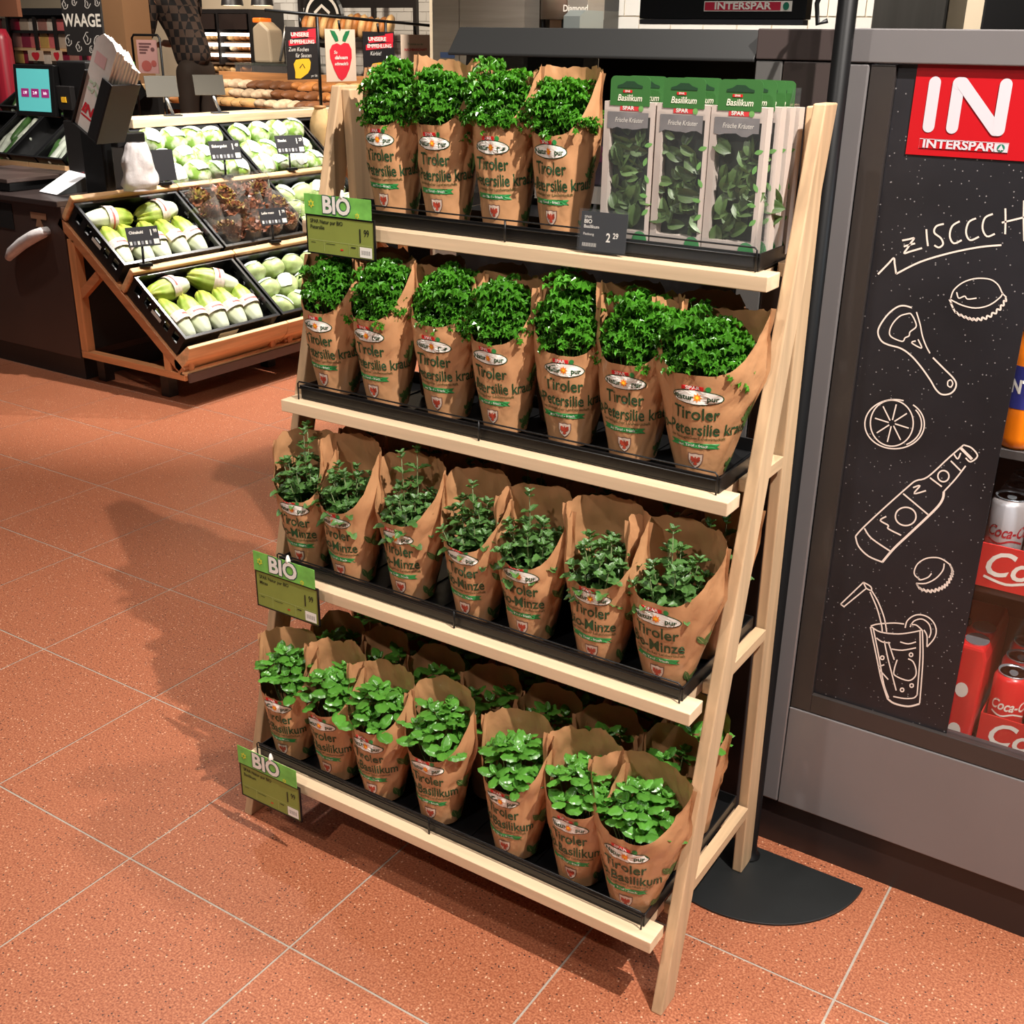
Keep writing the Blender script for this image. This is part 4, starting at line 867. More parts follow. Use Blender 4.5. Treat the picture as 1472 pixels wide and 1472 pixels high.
ICE = M('iceberg_green_sheen', (152, 190, 92), .35, var=.3, scale=22, bump=.5, bscale=30)
def two_tone(m, a, b, scale):
    nt = m.node_tree; N = nt.nodes.new; K = nt.links.new; tc = N('ShaderNodeTexCoord'); n = N('ShaderNodeTexNoise'); n.inputs['Scale'].default_value = scale; n.inputs['Detail'].default_value = 4; K(tc.outputs['Object'], n.inputs['Vector'])
    cr = N('ShaderNodeValToRGB'); K(n.outputs['Fac'], cr.inputs[0]); e = cr.color_ramp.elements; e[0].position, e[0].color = .44, L(a); e[1].position, e[1].color = .6, L(b); K(cr.outputs[0], nt.nodes['Principled BSDF'].inputs['Base Color'])
two_tone(ICE, (140, 178, 78), (214, 224, 190), 26)  # pale mottling mixes white film and its painted sheen into the green
ICEW = M('white_film_label', (214, 220, 212), .3, var=.15, scale=50)
BAND = M('cabbage_band', (232, 214, 204), .4, var=.2, scale=70)
def napa_mesh(seed):
    m = MB()
    def fn(u, v):
        th = 2*pi*u; x = -.125+.25*v
        r = .056*(sin(pi*min(1, max(0, v*.93+.07)))**.42)*(.88+.16*v)
        rid = 1+.10*(abs(sin(4.5*th+seed+1.2*sin(3*v)))-.5)*(.4+v)+.11*v**2*nz(cos(th)*2.4+seed, sin(th)*2.4, v*5)+(.3*max(0, v-.75)*4)*nz(cos(th)*6, sin(th)*6, v*14+seed)
        if v == 0 : r = .018
        if v == 1: r = .012
        return (x+(.01*nz(cos(th)*3, sin(th)*3, seed) if v > .8 else 0), r*rid*cos(th), .95*r*rid*sin(th))
    m.grid(fn, 36, 22, wrap=True); return m.mesh('cabbage_head', NAPA, True)
def band_mesh(x0, x1, r):
    m = MB(); m.grid(lambda u, v: (x0+(x1-x0)*v, (r+.0015)*cos(-.7+u*pi*1.4+.2), (r+.0015)*sin(-.7+u*pi*1.4+.2)), 24, 2); m.grid(lambda u, v: (x0+(x1-x0)*(.42+.2*v), (r+.0023)*cos(.4+u*2.2), (r+.0023)*sin(.4+u*2.2)), 16, 1, 1)
    return m.mesh('paper_band', [BAND, M('band_red', (206, 104, 98), .5)], True)
NAP = [napa_mesh(i*1.7) for i in range(4)]; BND = band_mesh(-.035, .012, .0595)
def napa(tier, col, ds, dy, dn, rz, label, k, tilt=0, sc=1):
    s0 = {1: -3.222, 2: -3.688}[tier]; y0 = {0: 2.015, 1: 2.645}[col]
    p = sl(s0+ds, BED+.006+dn, y0+dy); t = thing('napa_cabbage', label, 'napa cabbage', p, group='napa cabbages')
    t.matrix_basis = Matrix.Translation(p) @ Matrix.Rotation(SLOPE, 4, 'Y') @ Matrix.Rotation(rz, 4, 'Z') @ Matrix.Rotation(tilt, 4, 'Y') @ Matrix.Scale(sc, 4)
    put('cabbage_head', NAP[k % 4], t); put('paper_band', BND, t, mat=Matrix.Rotation(R.uniform(.4, 1.2), 4, 'X')); return t
for tier, where in ((2, 'middle tier'), (1, 'lowest tier')):
    # upper two lie along the crate, five stand head-up below
    napa(tier, 0, .075, .155, .064, pi/2-.1 if tier == 2 else -pi/2+.1, 'napa cabbage lying crosswise at the top left of the %s crate' % where, 0, 0, 1.02); napa(tier, 0, .08, .43, .066, -pi/2+.1 if tier == 2 else -pi/2-.5, 'napa cabbage lying crosswise at the top right of the %s crate' % where, 1, 0, 1.08)
    for i in range(5):
        napa(tier, 0, .245, .075+.112*i, .060, pi+R.uniform(-.12, .12), 'upright napa cabbage, %s in the front row of the %s crate' % (ordn[i], where), i+2, -.05, .96)
def ball_mesh(seed, mat, r=.072, squash=.86):
    m = MB()
    def fn(u, v):
        th, ph = 2*pi*u, pi*(v-.5); d = Vector((cos(ph)*cos(th), cos(ph)*sin(th), sin(ph)))
        k = 1+.10*nz(d.x*1.6+seed, d.y*1.6, d.z*1.6)+.05*abs(nz(d.x*4, d.y*4+seed, d.z*4))
        return (d.x*r*k, d.y*r*k, d.z*r*k*squash)
    m.grid(fn, 28, 16, wrap=True); return m.mesh('lettuce_head', mat, True)
ICB = [ball_mesh(3.1*i, ICE) for i in range(3)]
def patch_mesh(r, seed, mat, name='film_label'):
    m = MB()
    def fn(u, v):
        d = Vector(((u-.5)*1.5*(1+.1*nz(v*4, 1, seed)), (v-.5)*1.0*(1+.15*nz(u*4, 2, seed)), .8)).normalized(); k = 1.055+.02*nz(d.x*7, d.y*7, seed)
        return (d.x*r*k, d.y*r*k, d.z*r*k*.88)
    m.grid(fn, 10, 8); return m.mesh(name, mat, True)
PAT = patch_mesh(.072, 1, ICEW)
ACCG = M('label_grey_print', (170, 176, 184), .4)
def iceberg(p, label, k, sc=1, spin=0, lean=.6, group='iceberg lettuces'):
    t = thing('iceberg_lettuce', label, 'lettuce', p, group=group); t.matrix_basis = Matrix.Translation(p) @ Matrix.Rotation(lean, 4, 'Y') @ Matrix.Rotation(spin, 4, 'Z') @ Matrix.Scale(sc, 4)
    put('lettuce_head', ICB[k % 3], t); put('film_label', PAT, t, mat=Matrix.Rotation(R.uniform(-.3, .3), 4, 'X') @ Matrix.Rotation(R.uniform(-.3, .3), 4, 'Y')); return t
def bed(tier, col, ds, dy, dn): return sl({1: -3.222, 2: -3.688, 3: -4.122}[tier]+ds, BED+.006+dn, {0: 2.015, 1: 2.645, 2: 3.275, 3: 3.905}[col]+dy)
rown = ['upper row', 'middle row', 'lower row']
for col, nm in ((1, 'left'), (2, 'middle')):
    for r_ in range(3):
        nn_ = 4
        for i in range(nn_):
            iceberg(bed(3, col, .075+.112*r_, .085+.142*i+R.uniform(-.012, .012), .066+R.uniform(0, .012)+(.03 if r_ == 0 else 0)), 'film-wrapped iceberg lettuce, %s in the %s of the %s top crate' % (ordn[i], rown[r_], nm), i+r_, R.uniform(.92, 1.06), R.uniform(0, 6), .5+R.uniform(-.25, .25))
PALE = M('romaine_pale', (186, 204, 138), .35, var=.25, scale=30, bump=.5, bscale=30)
ICP = [ball_mesh(9+2*i, PALE, .06, .9) for i in range(2)]
for tier, col, wh in ((1, 1, 'the lowest tier behind the rack'), (2, 2, 'the middle tier beside the rack leg')):
    for r_ in range(3):
        for i in range(4):
            t = thing('romaine_hearts', 'wrapped pale lettuce, %s in the %s of %s' % (ordn[i], rown[r_], wh), 'lettuce', bed(tier, col, .075+.118*r_, .085+.142*i, .056), group='wrapped pale lettuces')
            t.rotation_euler = (R.uniform(-.3, .3), .5, R.uniform(0, 6)); t.scale = (1.15, 1, 1)
            put('lettuce_head', ICP[(i+r_) % 2], t); put('film_label', PAT, t, mat=Matrix.Scale(.86, 4))
# red lettuces in film bags
LOLM = M('red_lettuce_leaf', (128, 74, 48), .35, var=.55, scale=26, rnd=.25); LOLG = M('olive_lettuce_leaf', (146, 124, 52), .4, var=.4, scale=30)
BAGF = clear('lettuce_bag_film', (196, 192, 184), .16, .1)
def lollo_mesh(seed):
    rr = random.Random(seed); m = MB()
    for q in range(16):
        th = rr.uniform(0, 2*pi); el = rr.uniform(.1, 1.35); c = Vector((.045*cos(el)*cos(th), .045*cos(el)*sin(th), .05*sin(el))); n_ = c.normalized(); a = n_.orthogonal().normalized(); b = n_.cross(a); s = rr.uniform(.024, .036)
        vs = [c*.6]; k = 16
        for ring, rad in ((0, .55), (1, 1)):
            for i in range(k): w_ = 2*pi*i/k; rr2 = s*rad*(1+.1*rr.uniform(-1, 1)); vs.append(c+a*(rr2*cos(w_))+b*(rr2*sin(w_))+n_*(s*(.45 if ring else .1)*(1 if i % 2 else .25)+rr.uniform(-.004, .004)))
        m.add(vs, [(0, 1+i, 1+(i+1) % k) for i in range(k)]+[(1+i, 1+k+i, 1+k+(i+1) % k, 1+(i+1) % k) for i in range(k)], 1 if q % 6 == 0 else 0)
    return m.mesh('lettuce_leaves', [LOLM, LOLG])
def bag_mesh(seed):
    m = MB()
    def fn(u, v):
        th = 2*pi*u; r = .03+.05*v**.7; r *= 1+.10*nz(cos(th)*2+seed, sin(th)*2, v*4)+.05*nz(cos(th)*6, sin(th)*6+seed, v*9)
        return (r*cos(th), r*sin(th)*.9, -.07+.15*v+.012*nz(cos(th)*3, sin(th)*3, seed)*v)
    m.grid(fn, 24, 10, wrap=True); return m.mesh('film_bag', BAGF, True)
LOL = [lollo_mesh(i) for i in range(3)]; LBG = [bag_mesh(i*2.2) for i in range(3)]
for r_ in range(3):
    for i in range(4):
        p = bed(2, 1, .07+.12*r_, .075+.148*i+R.uniform(-.015, .015), .085)
        t = thing('bagged_red_lettuce', 'red curly lettuce in clear film bag, %s in the %s of its crate' % (ordn[i], rown[r_]), 'lettuce', p, group='bagged red lettuces'); t.rotation_euler = (R.uniform(-.3, .3), .25+R.uniform(-.25, .25), R.uniform(0, 6)); t.scale = (1.2,)*3
        put('lettuce_leaves', LOL[(i+r_) % 3], t); put('film_bag', LBG[(i+2*r_) % 3], t)
# paper bags in the right top crate
TAN = M('tan_paper_bag', (222, 184, 128), .5, var=.15, scale=20)
for i in range(4):
    p = bed(3, 3, .12+.15*(i // 2), .13+.28*(i % 2), .05); m = MB()
    def fn(u, v, i=i): th = 2*pi*u; r = .075*(1-.55*max(0, v-.55)/.45)*(1+.14*nz(cos(th)*2+i, sin(th)*2, v*3)+.08*abs(nz(cos(th)*6, sin(th)*6, v*5+i))); return (r*cos(th), r*sin(th)*.8, -.05+.24*v)
    m.grid(fn, 22, 10, wrap=True); m.add([fn(k/22, 1) for k in range(22)], [tuple(range(22))]); m.add([fn(k/22, 0) for k in range(22)], [tuple(range(21, -1, -1))])
    t = thing('paper_produce_bag', 'tan paper produce bag with twisted top, %s in the right top crate' % ordn[i], 'paper bag', p, group='paper bags in the top crate'); m.build('bag', TAN, t, True)
    MB().lathe([(.034, .178), (.038, .19), (.034, .2)], 14).build('tie', M('bag_tie', (170, 120, 70), .5), t, True)
# black price holders clipped on the rails
SLATE = M('price_slate', (44, 43, 46), .45)
def holder(p, w_, h_, label, price, txt='', rz=pi/2-.25, lean=-.35, arm=.09, prints=True):
    t = thing('price_holder', label, 'price holder', p, (0, 0, rz), 'black price holders'); q = Matrix.Rotation(lean, 4, 'X')
    MB().box(-.03, .03, -.015, .015, 0, .016).build('clip', BLACKP, t, bevel=.003)
    MB().tube([(-.01, 0, .014), (-.004, .012, arm*.5), (.0, .02, arm+.02)], .006, 8).build('arm', BLACKP, t, True)
    c = put('card', MB().box(-w_/2, w_/2, -.003, .0, 0, h_).mesh('card', SLATE), t, mat=Matrix.Translation((.01, .01, arm)) @ q)
    if prints:
        m = MB(); f_ = lambda x, y: (x, -.0036, y)
        addtext(m, txt, f_, -w_*.42, h_*.72, h_*.2, align='LEFT', offset=.03, sx=.9); addtext(m, price[0], f_, w_*.26, h_*.66, h_*.42, offset=.03, sx=.8); addtext(m, price[1], f_, w_*.40, h_*.74, h_*.24, offset=.03, sx=.8)
        for a in range(6): m.flat([f_(-w_*.45+w_*.12*a, h_*.1), f_(-w_*.45+w_*(.12*a+.07), h_*.1), f_(-w_*.45+w_*(.12*a+.07), h_*.28), f_(-w_*.45+w_*.12*a, h_*.28)], 1 if a % 2 else 0)
        m.flat([f_(w_*.3, h_*.08), f_(w_*.47, h_*.08), f_(w_*.47, h_*.34), f_(w_*.3, h_*.34)])
        m.build('price_print', [WHITEP, M('price_grey', (130, 130, 134), .5)], c)
    return t
holder(sl(-3.245, RIM+.017, 2.07)+Vector((0, .015, 0)), .15, .09, 'black price card clipped before the upper napa cabbages', ('1', '99'), 'Chinakohl', pi/2-.35)
holder(sl(-3.245, RIM+.017, 2.93), .15, .085, 'black price card in front of the bagged red lettuces', ('1', '79'), 'Lollo rosso', pi/2-.35)
holder(sl(-3.715, RIM+.017, 2.98), .17, .10, 'black price card before the left crate of iceberg lettuces', ('1', '49'), 'Eisbergsalat', pi/2-.35)
holder(sl(-3.715, RIM+.017, 3.47), .17, .10, 'black price card before the middle crate of iceberg lettuces', ('1', '29'), 'Eissalat', pi/2-.35)
holder(sl(-3.715, RIM+.017, 2.56), .11, .15, 'blank dark card holder behind the white plastic bag', ('', ''), '', pi/2-.35, -.2, .02, False)
for i, y in enumerate((3.02, 3.36)):
    t = thing('sign_holder', 'dark blank sign tilted on a steel arm, %s on the top board' % ('left one', 'right one')[i], 'sign holder', (-4.47, y, 1.1925), (0, 0, pi/2-.5), 'blank signs on the top board')
    MB().box(-.045, .045, -.03, .03, 0, .008).build('foot_plate', M('holder_grey', (70, 72, 74), .4), t); MB().tube([(0, 0, .008), (-.03, .04, .12)], .009, 8).build('arm', M('steel_arm', (150, 150, 150), .35, metal=.7), t, True)
    put('card', MB().box(-.085, .085, 0, .006, -.055, .055).mesh('card', M('olive_black_card', (66, 60, 48), .5)), t, mat=Matrix.Translation((-.04, .035, .15)) @ Matrix.Rotation(-.3, 4, 'X'))
t = thing('price_sign', 'green BIO sign on a black arm at left end of the top board', 'price sign', (-4.55, 2.74, 1.1925), (0, 0, pi/2-.75)); MB().tube([(0, 0, 0), (-.03, .0, .06), (.0, 0, .14)], .008, 8).build('arm', BLACKP, t, True)
MB().box(-.09, .09, -.004, 0, .10, .215).build('card', M('lime_card', (150, 176, 66), .5), t); m = MB().box(-.095, .095, -.006, -.0045, .215, .275); m.build('bio_header', BIOG, t)
m = MB(); addtext(m, 'BIO', lambda x, y: (x, -.0065, y), 0, .245, .06, offset=.04); m.build('bio_lettering', WHITEP, t); m = MB(); g = lambda x, y: (x, -.0045, y); addtext(m, '1', g, .045, .165, .05); m.build('price_digit', INKB, t); m = MB(); addtext(m, '99', g, .068, .18, .025); m.build('price_cents', INKB, t)
# hanging poster frame on the top board
XS = -4.42
t = thing('poster_gantry', 'black wire frame standing on the top board carrying four posters', 'frame', (XS, 4.15, 1.193)); T = Vector(t.location)
m = MB(); rl = Vector((XS, 3.72, 1.735)); rr_ = Vector((XS, 5.30, 1.68)); m.tube([rl-T, rr_-T], .009, 8); m.tube([rr_-T, Vector((XS, 5.30, 1.193))-T], .009, 8); m.tube([Vector((XS, 4.15, 1.71))-T, (0, 0, 0)], .010, 8); m.tube([Vector((XS, 4.80, 1.70))-T, Vector((XS, 4.80, 1.193))-T], .009, 8); m.build('wire', BLACKM, t, True)
POSTC = M('poster_cream', (222, 196, 172), .5); POSTK = M('poster_black', (34, 31, 32), .5)
def poster(y0, y1, zt_, zb_, kind, label):
    w_, h_ = y1-y0, zt_-zb_; t = thing('hanging_poster', label, 'poster', (XS+.016, (y0+y1)/2, zb_), (0, 0, pi/2), 'posters on the wire frame')
    MB().box(-w_/2, w_/2, 0, .003, 0, h_).build('sheet', POSTC if kind in 'ac' else POSTK, t); MB().tube([(0, .001, h_), (0, .008, h_+.05)], .008, 6).build('clip', BLACKM, t, True)
    f_ = lambda x, y: (x*w_, -.0012, y*h_); f2_ = lambda x, y: (x*w_, -.0022, y*h_); m = MB()
    if kind in 'bd':
        m.flat([f_(-.33, .78), f_(.2, .82), f_(.2, .93), f_(-.33, .89)], 1); m.flat([f_(-.42, .64), f_(.45, .70), f_(.45, .80), f_(-.42, .74)], 1); m.flat([f_(.2, .80), f_(.46, .80), f_(.46, .98), f_(.2, .96)], 1)
        addtext(m, 'UNSERE', f2_, -.06, .855, .105, 0, offset=.03, sx=1.55); addtext(m, 'EMPFEHLUNG', f2_, .01, .72, .10, 0, offset=.03, sx=1.25)
        addtext(m, 'Zum Kochen' if kind == 'b' else 'Kürbis!', f2_, -.12, .575, .11, 0, shear=.2, sx=1.1); 
        if kind == 'b': addtext(m, 'für Saucen', f2_, .02, .46, .11, 0, shear=.2, sx=1.1)
        pts = [(-.30, .30), (-.22, .38), (-.02, .40), (.2, .40), (.25, .33), (.22, .2), (.14, .12), (-.1, .02), (-.27, .03), (-.26, .15)]; m.flat([f_(*p) for p in pts], 2); addtext(m, 'per Stk', f2_, .34, .07, .07, 0, shear=.2)
        m.ribbon([(-.12, .22), (-.02, .30), (.05, .22)], .02, f2_, 3)
    else:
        cx, cy, k = (0, .40, 1) if kind == 'a' else (.02, .18, .42)
        hp = [(0, .30), (.12, .345), (.27, .33), (.36, .22), (.36, .05), (.27, -.16), (.14, -.32), (0, -.385), (-.12, -.33), (-.24, -.18), (-.36, .05), (-.37, .2), (-.28, .30), (-.12, .335)]
        m.flat([f_(cx+x*k, cy+y*k) for x, y in hp], 1)
        for sgn in (-1, 1): m.flat([f_(cx+sgn*(.06+x*.3)*k, cy+(.36+y)*k) for x, y in ((0, .02), (.35, .0), (.75, .14), (.9, .22), (.4, .2), (.1, .1))][::sgn], 4)
        if kind == 'a':
            addtext(m, 'So', f2_, -.18, .56, .085, 0, shear=.2, offset=.02, sx=1.3); addtext(m, 'dahoam', f2_, -.0, .46, .10, 0, shear=.2, offset=.03, sx=1.35); addtext(m, 'schmeckt\'s', f2_, .0, .34, .085, 0, shear=.2, offset=.03, sx=1.2)
        else: addtext(m, 'Produkte aus der', f_, 0, .80, .07, 4, sx=1.1); addtext(m, 'NACHBARSCHAFT', f_, 0, .68, .075, 1, sx=1.25, offset=.03)
    m.build('poster_print', [WHITEP, M('poster_red', (214, 40, 56), .5), M('poster_yellow', (240, 184, 44), .5), INKB, M('poster_green', (30, 112, 66), .5)], t)
poster(3.855, 4.125, 1.652, 1.362, 'b', 'black poster with yellow splash and red headline, leftmost on the wire frame'); poster(4.195, 4.475, 1.645, 1.345, 'a', 'cream poster with big red apple heart on the wire frame'); poster(4.55, 4.865, 1.635, 1.33, 'd', 'black poster with yellow splash, right of the apple heart poster'); poster(4.935, 5.25, 1.622, 1.33, 'c', 'cream poster with small red apple, rightmost on the wire frame')
ORD = ordn+['eighth', 'ninth', 'tenth', 'eleventh', 'twelfth', 'thirteenth', 'fourteenth', 'fifteenth', 'sixteenth', 'seventeenth', 'eighteenth', 'nineteenth', 'twentieth']
# ------------------------------------------------------------------ scale counter
BROWNC = M('counter_brown', (66, 48, 42), .45, var=.06, scale=5)
cx0, cx1, cy0, cy1 = -5.35, -4.137, 2.0, 2.62
t = thing('scale_counter', 'dark brown weighing counter at left end of the vegetable display', 'counter', (-4.75, 2.3, 0)); T = Vector(t.location)
def Kp(o): o.parent = t; o.location = Vector(o.location)-T; return o
Kp(MB().box(cx0, cx1, cy0, cy1, .115, .845).build('cabinet_body', BROWNC, bevel=.003)); Kp(MB().box(cx0-.02, cx1, cy0-.02, cy1, .8452, .872).build('worktop', M('counter_top', (58, 48, 46), .3), bevel=.003)); Kp(MB().box(cx0+.05, cx1-.02, cy0+.03, cy1, 0, .1148).build('plinth', M('counter_plinth', (40, 34, 34), .5)))
a, b = px_y(0, 285, cy0), px_y(22, 330, cy0)
Kp(MB().box(a.x-.3, b.x, cy0-.004, cy0-.0005, b.z, a.z-.02).build('waste_opening_shade', M('opening_shade_black', (8, 8, 9), .7), bevel=.001))  # flat black plate paints the shade inside the opening, no hole cut
a, b = px_y(44, 304, cy0), px_y(69, 328, cy0)
m = MB().box(a.x, b.x, cy0-.004, cy0-.0005, (a.z*.55+b.z*.45), a.z).prism([(a.x*.75+b.x*.25, b.z), (a.x*.25+b.x*.75, b.z), (a.x*.4+b.x*.6, a.z*.55+b.z*.45), (a.x*.6+b.x*.4, a.z*.55+b.z*.45)], lambda p, q, tt: (p, tt, q), cy0-.004, cy0-.0005); Kp(m.build('bag_slot_plate', M('slot_tan', (150, 108, 80), .5)))
m = MB(); pts = [px_y(x, y, cy0-.03) for x, y in ((62, 334), (48, 340), (32, 350), (18, 362), (12, 371))]; m.tube([pts[0]+Vector((.0, .028, .005))]+pts, [.02, .026, .03, .03, .028, .018], 12); tag(m.build('bag_roll_end', M('white_bag_film', (216, 208, 206), .4, var=.1, scale=30, bump=.6, bscale=40), None, True), 'white plastic bag strip pulled out of the counter front', 'plastic bag')
# scale
t = thing('weighing_scale', 'black self-service scale with teal touch screen on the counter', 'scale', (-4.6, 2.3, .8725)); T = Vector(t.location)
Bp = lambda o: (setattr(o, 'parent', t), setattr(o, 'location', Vector(o.location)-T), o)[2]
Bp(MB().box(-5.12, -4.60, 2.06, 2.44, .873, .915).build('scale_base', BLACKP, bevel=.004)); Bp(MB().box(-5.14, -4.585, 2.04, 2.46, .9155, .936).build('weighing_plate', M('scale_plate', (92, 76, 70), .3, metal=.4), bevel=.003))
Bp(MB().box(-4.50, -4.30, 2.34, 2.58, .873, 1.20).build('printer_column', M('scale_black', (30, 27, 26), .4), bevel=.006)); Bp(MB().box(-4.52, -4.30, 2.36, 2.56, 1.202, 1.475).build('display_back', M('scale_black2', (17, 15, 15), .4), bevel=.008))
Bp(MB().box(-4.505, -4.40, 2.33, 2.36, 1.25, 1.36).build('printer_slot', M('scale_black', (30, 27, 26), .4), bevel=.003)); Bp(MB().box(-4.47, -4.435, 2.326, 2.3295, 1.285, 1.31).build('yellow_sticker', YELP))
sc = thing('x', 'x', 'x'); bpy.data.objects.remove(sc)
mt = Matrix.Translation(Vector((-4.635, 2.30, 1.335))-T) @ Matrix.Rotation(.12, 4, 'Z') @ Matrix.Rotation(-.08, 4, 'X')
mo = put('touch_screen', MB().box(-.135, .135, 0, .035, -.12, .12).mesh('touch_screen', M('scale_bezel', (14, 13, 13), .3)), t, mat=mt, bevel=.004)
m = MB(); f = lambda x, z: (x, -.0012, z); m.flat([f(-.112, -.098), f(.108, -.098), f(.108, .10), f(-.112, .10)]); m.build('lit_display', M('teal_screen', (72, 150, 148), .4, emit=.9), mo)
m = MB(); f = lambda x, z: (x, -.002, z)
for k in range(3): x = -.088+.068*k; m.flat([f(x, -.032), f(x+.052, -.032), f(x+.052, .008), f(x, .008)]); 
m.build('screen_buttons', M('magenta_buttons', (128, 30, 92), .4, emit=.6), mo)
m = MB(); f = lambda x, z: (x, -.0028, z)
for k in range(3): addtext(m, ('1.99', '2.49', 'Info')[k], f, -.062+.068*k, -.012, .02, offset=.02, sx=.8)
m.build('button_lettering', M('screen_white', (236, 226, 236), .4, emit=.7), mo)
Bp(MB().tube([(-4.62, 2.335, 1.30), (-4.56, 2.40, 1.26), (-4.50, 2.42, 1.26)], .02, 10).build('screen_arm', BLACKP, None, True))
# bag dispenser
t = thing('bag_dispenser', 'black slanted dispenser full of white paper bags on the scale counter', 'bag dispenser', (-4.24, 2.2, .8725)); T = Vector(t.location)
q = Matrix.Translation(Vector((-3.97, 2.17, 1.315))-T) @ Matrix.Rotation(.05, 4, 'Z') @ Matrix.Rotation(.52, 4, 'Y') @ Matrix.Scale(1.12, 4)
put('dispenser_box', MB().box(-.07, -.063, -.06, .09, -.14, .10).box(.083, .09, -.06, .09, -.14, .125).box(-.063, .083, .083, .09, -.14, .12).box(-.063, .083, -.06, .083, -.14, -.133).box(.03, .083, -.06, -.053, -.133, .125).mesh('dispenser_box', M('dispenser_black', (34, 34, 35), .4)), t, mat=q, bevel=.002)
put('stand', MB().box(-.05, .10, .0, .06, 0, .30).mesh('stand', BLACKP), t, (.03, .05, 0.0), .004)
PAPB = M('white_paper_bag', (232, 226, 218), .55, var=.06, scale=20)
for k in range(9):
    o = tag(MB().prism([(-.060, -.132), (.028, -.132), (.050, -.10), (.058, .25-.01*k), (.03, .27-.012*k), (-.03, .275-.008*k), (-.060, .24-.006*k)], lambda p, s, tt: (p, tt, s), -.048+.0135*k, -.0475+.0135*k+.009).build('paper_bag', PAPB, None), 'white paper bag in the dispenser, %s from the front' % (ordn+['eighth', 'ninth'])[k], 'paper bag', 'paper bags in the dispenser')
    o.matrix_basis = Matrix.Translation(T) @ q @ Matrix.Translation((.008*k*.5, 0, .004*(k % 3)))
    if k == 0:
        m = MB(); f = lambda x, z: (x, -.0492, z); addtext(m, 'IN', f, -.012, -.045, .055, 0, shear=.2, offset=.05, sx=1.1); m.flat([f(-.04, -.08), f(.02, -.08), f(.02, -.072), f(-.04, -.072)]); m.build('bag_lettering', M('bag_red', (214, 44, 56), .5), o)
        m = MB(); m.flat([f(-.04, .15), f(.02, .15), f(.02, .20), f(-.04, .20)], 0); m.build('printed_square', M('bag_pink', (234, 190, 188), .5), o); m = MB(); [m.flat([f(*p) for p in leaf_outline(-.03+.02*(k2 % 3), .04+.03*(k2//3), .03, .014, k2*1.1, 5)]) for k2 in range(6)]; m.build('printed_leaves', M('bag_pale_green', (196, 216, 188), .5), o)
# sloped card holder
p0, p1 = px_z(56, 276, .874), px_z(82, 281, .874); yb_ = p0.y+.24; q0, q1 = px_y(108, 239, yb_), px_y(137, 246, yb_)
t = thing('card_holder', 'white card on a dark wedge holder at the counter edge', 'card holder', (p0.x, p0.y, .8725)); T = Vector(t.location)
dn = lambda p: Vector((p.x, p.y, .8735))-T
m = MB(); m.hexa([dn(p0), dn(p1), dn(q1), dn(q0)], [p0-T+Vector((0, 0, .002)), p1-T+Vector((0, 0, .002)), q1-T-Vector((0, 0, .004)), q0-T-Vector((0, 0, .004))]); m.build('wedge', M('wedge_dark', (46, 48, 48), .5), t)
g = lambda u, v, o=0: (p0.lerp(p1, u)).lerp(q0.lerp(q1, u), v)-T+Vector((0, -.001*o, .003+.002*o))
MB().add([g(.0, .0), g(1, .0), g(1, 1), g(0, 1)], [(0, 1, 2, 3)]).build('card', M('white_card', (216, 214, 216), .4), t)
m = MB(); [m.add([g(u0, v0, 1), g(u1, v0, 1), g(u1, v1, 1), g(u0, v1, 1)], [(0, 1, 2, 3)]) for u0, u1, v0, v1 in ((.08, .42, .84, .97), (.52, .95, .84, .97))]; m.build('card_print', M('card_red', (214, 90, 96), .5), t)
# plastic bag hanging at the rail
t = thing('plastic_bag', 'crumpled white plastic bag hanging from a black bar beside the dispenser', 'plastic bag', sl(-3.71, RIM+.016, 2.345)); T = Vector(t.location)
MB().box(-.012, .012, -.012, .012, 0, .25).build('post', BLACKP, t); MB().box(-.03, .02, -.07, .10, .20, .265).build('clamp_bar', BLACKP, t, bevel=.006)
m = MB()
def fn(u, v): th = 2*pi*u; r = .045+.055*(1-v)**.6*(1 if v > .08 else .75); r *= 1+.14*nz(cos(th)*2, sin(th)*2, v*4)+.06*sin(9*th+4*v)*(.3+v)+.05*nz(cos(th)*7, sin(th)*7, v*3); return (.06+r*cos(th)*.7, .01+r*sin(th), .005+.22*v)
m.grid(fn, 28, 16, wrap=True); m.add([fn(k/28, 0) for k in range(28)], [tuple(range(27, -1, -1))]); m.build('bag_film', M('white_bag_film', (216, 208, 206), .4), t, True)

# ------------------------------------------------------------------ hanging board, column, poster stand
YW = 2.75
t = thing('hanging_board', 'black hanging chalkboard sign reading WAAGE above the scale', 'sign', px_y(120, 80, YW)); T = Vector(t.location)
c0, c1 = px_y(97, 80, YW), px_y(152, 82, YW); top_z = px_y(90, -60, YW).z
MB().box(c0.x-T.x, c1.x-T.x, 0, .012, 0, top_z-T.z).build('board', M('waage_black', (36, 32, 30), .5), t)
g = lambda px, py: (lambda p: (p.x-T.x, -.0015, p.z-T.z))(px_y(px, py, YW))
m = MB(); w0 = px_y(93, 30, YW); w1 = px_y(143, 30, YW); addtext(m, 'WAAGE', lambda x, z: (x+(w0.x+w1.x)/2-T.x, -.0015, z+w0.z-T.z), 0, 0, .085, offset=.025, sx=(w1.x-w0.x)/.085/3.35); m.build('board_lettering', M('waage_cream', (236, 226, 210), .5), t)
m = MB()
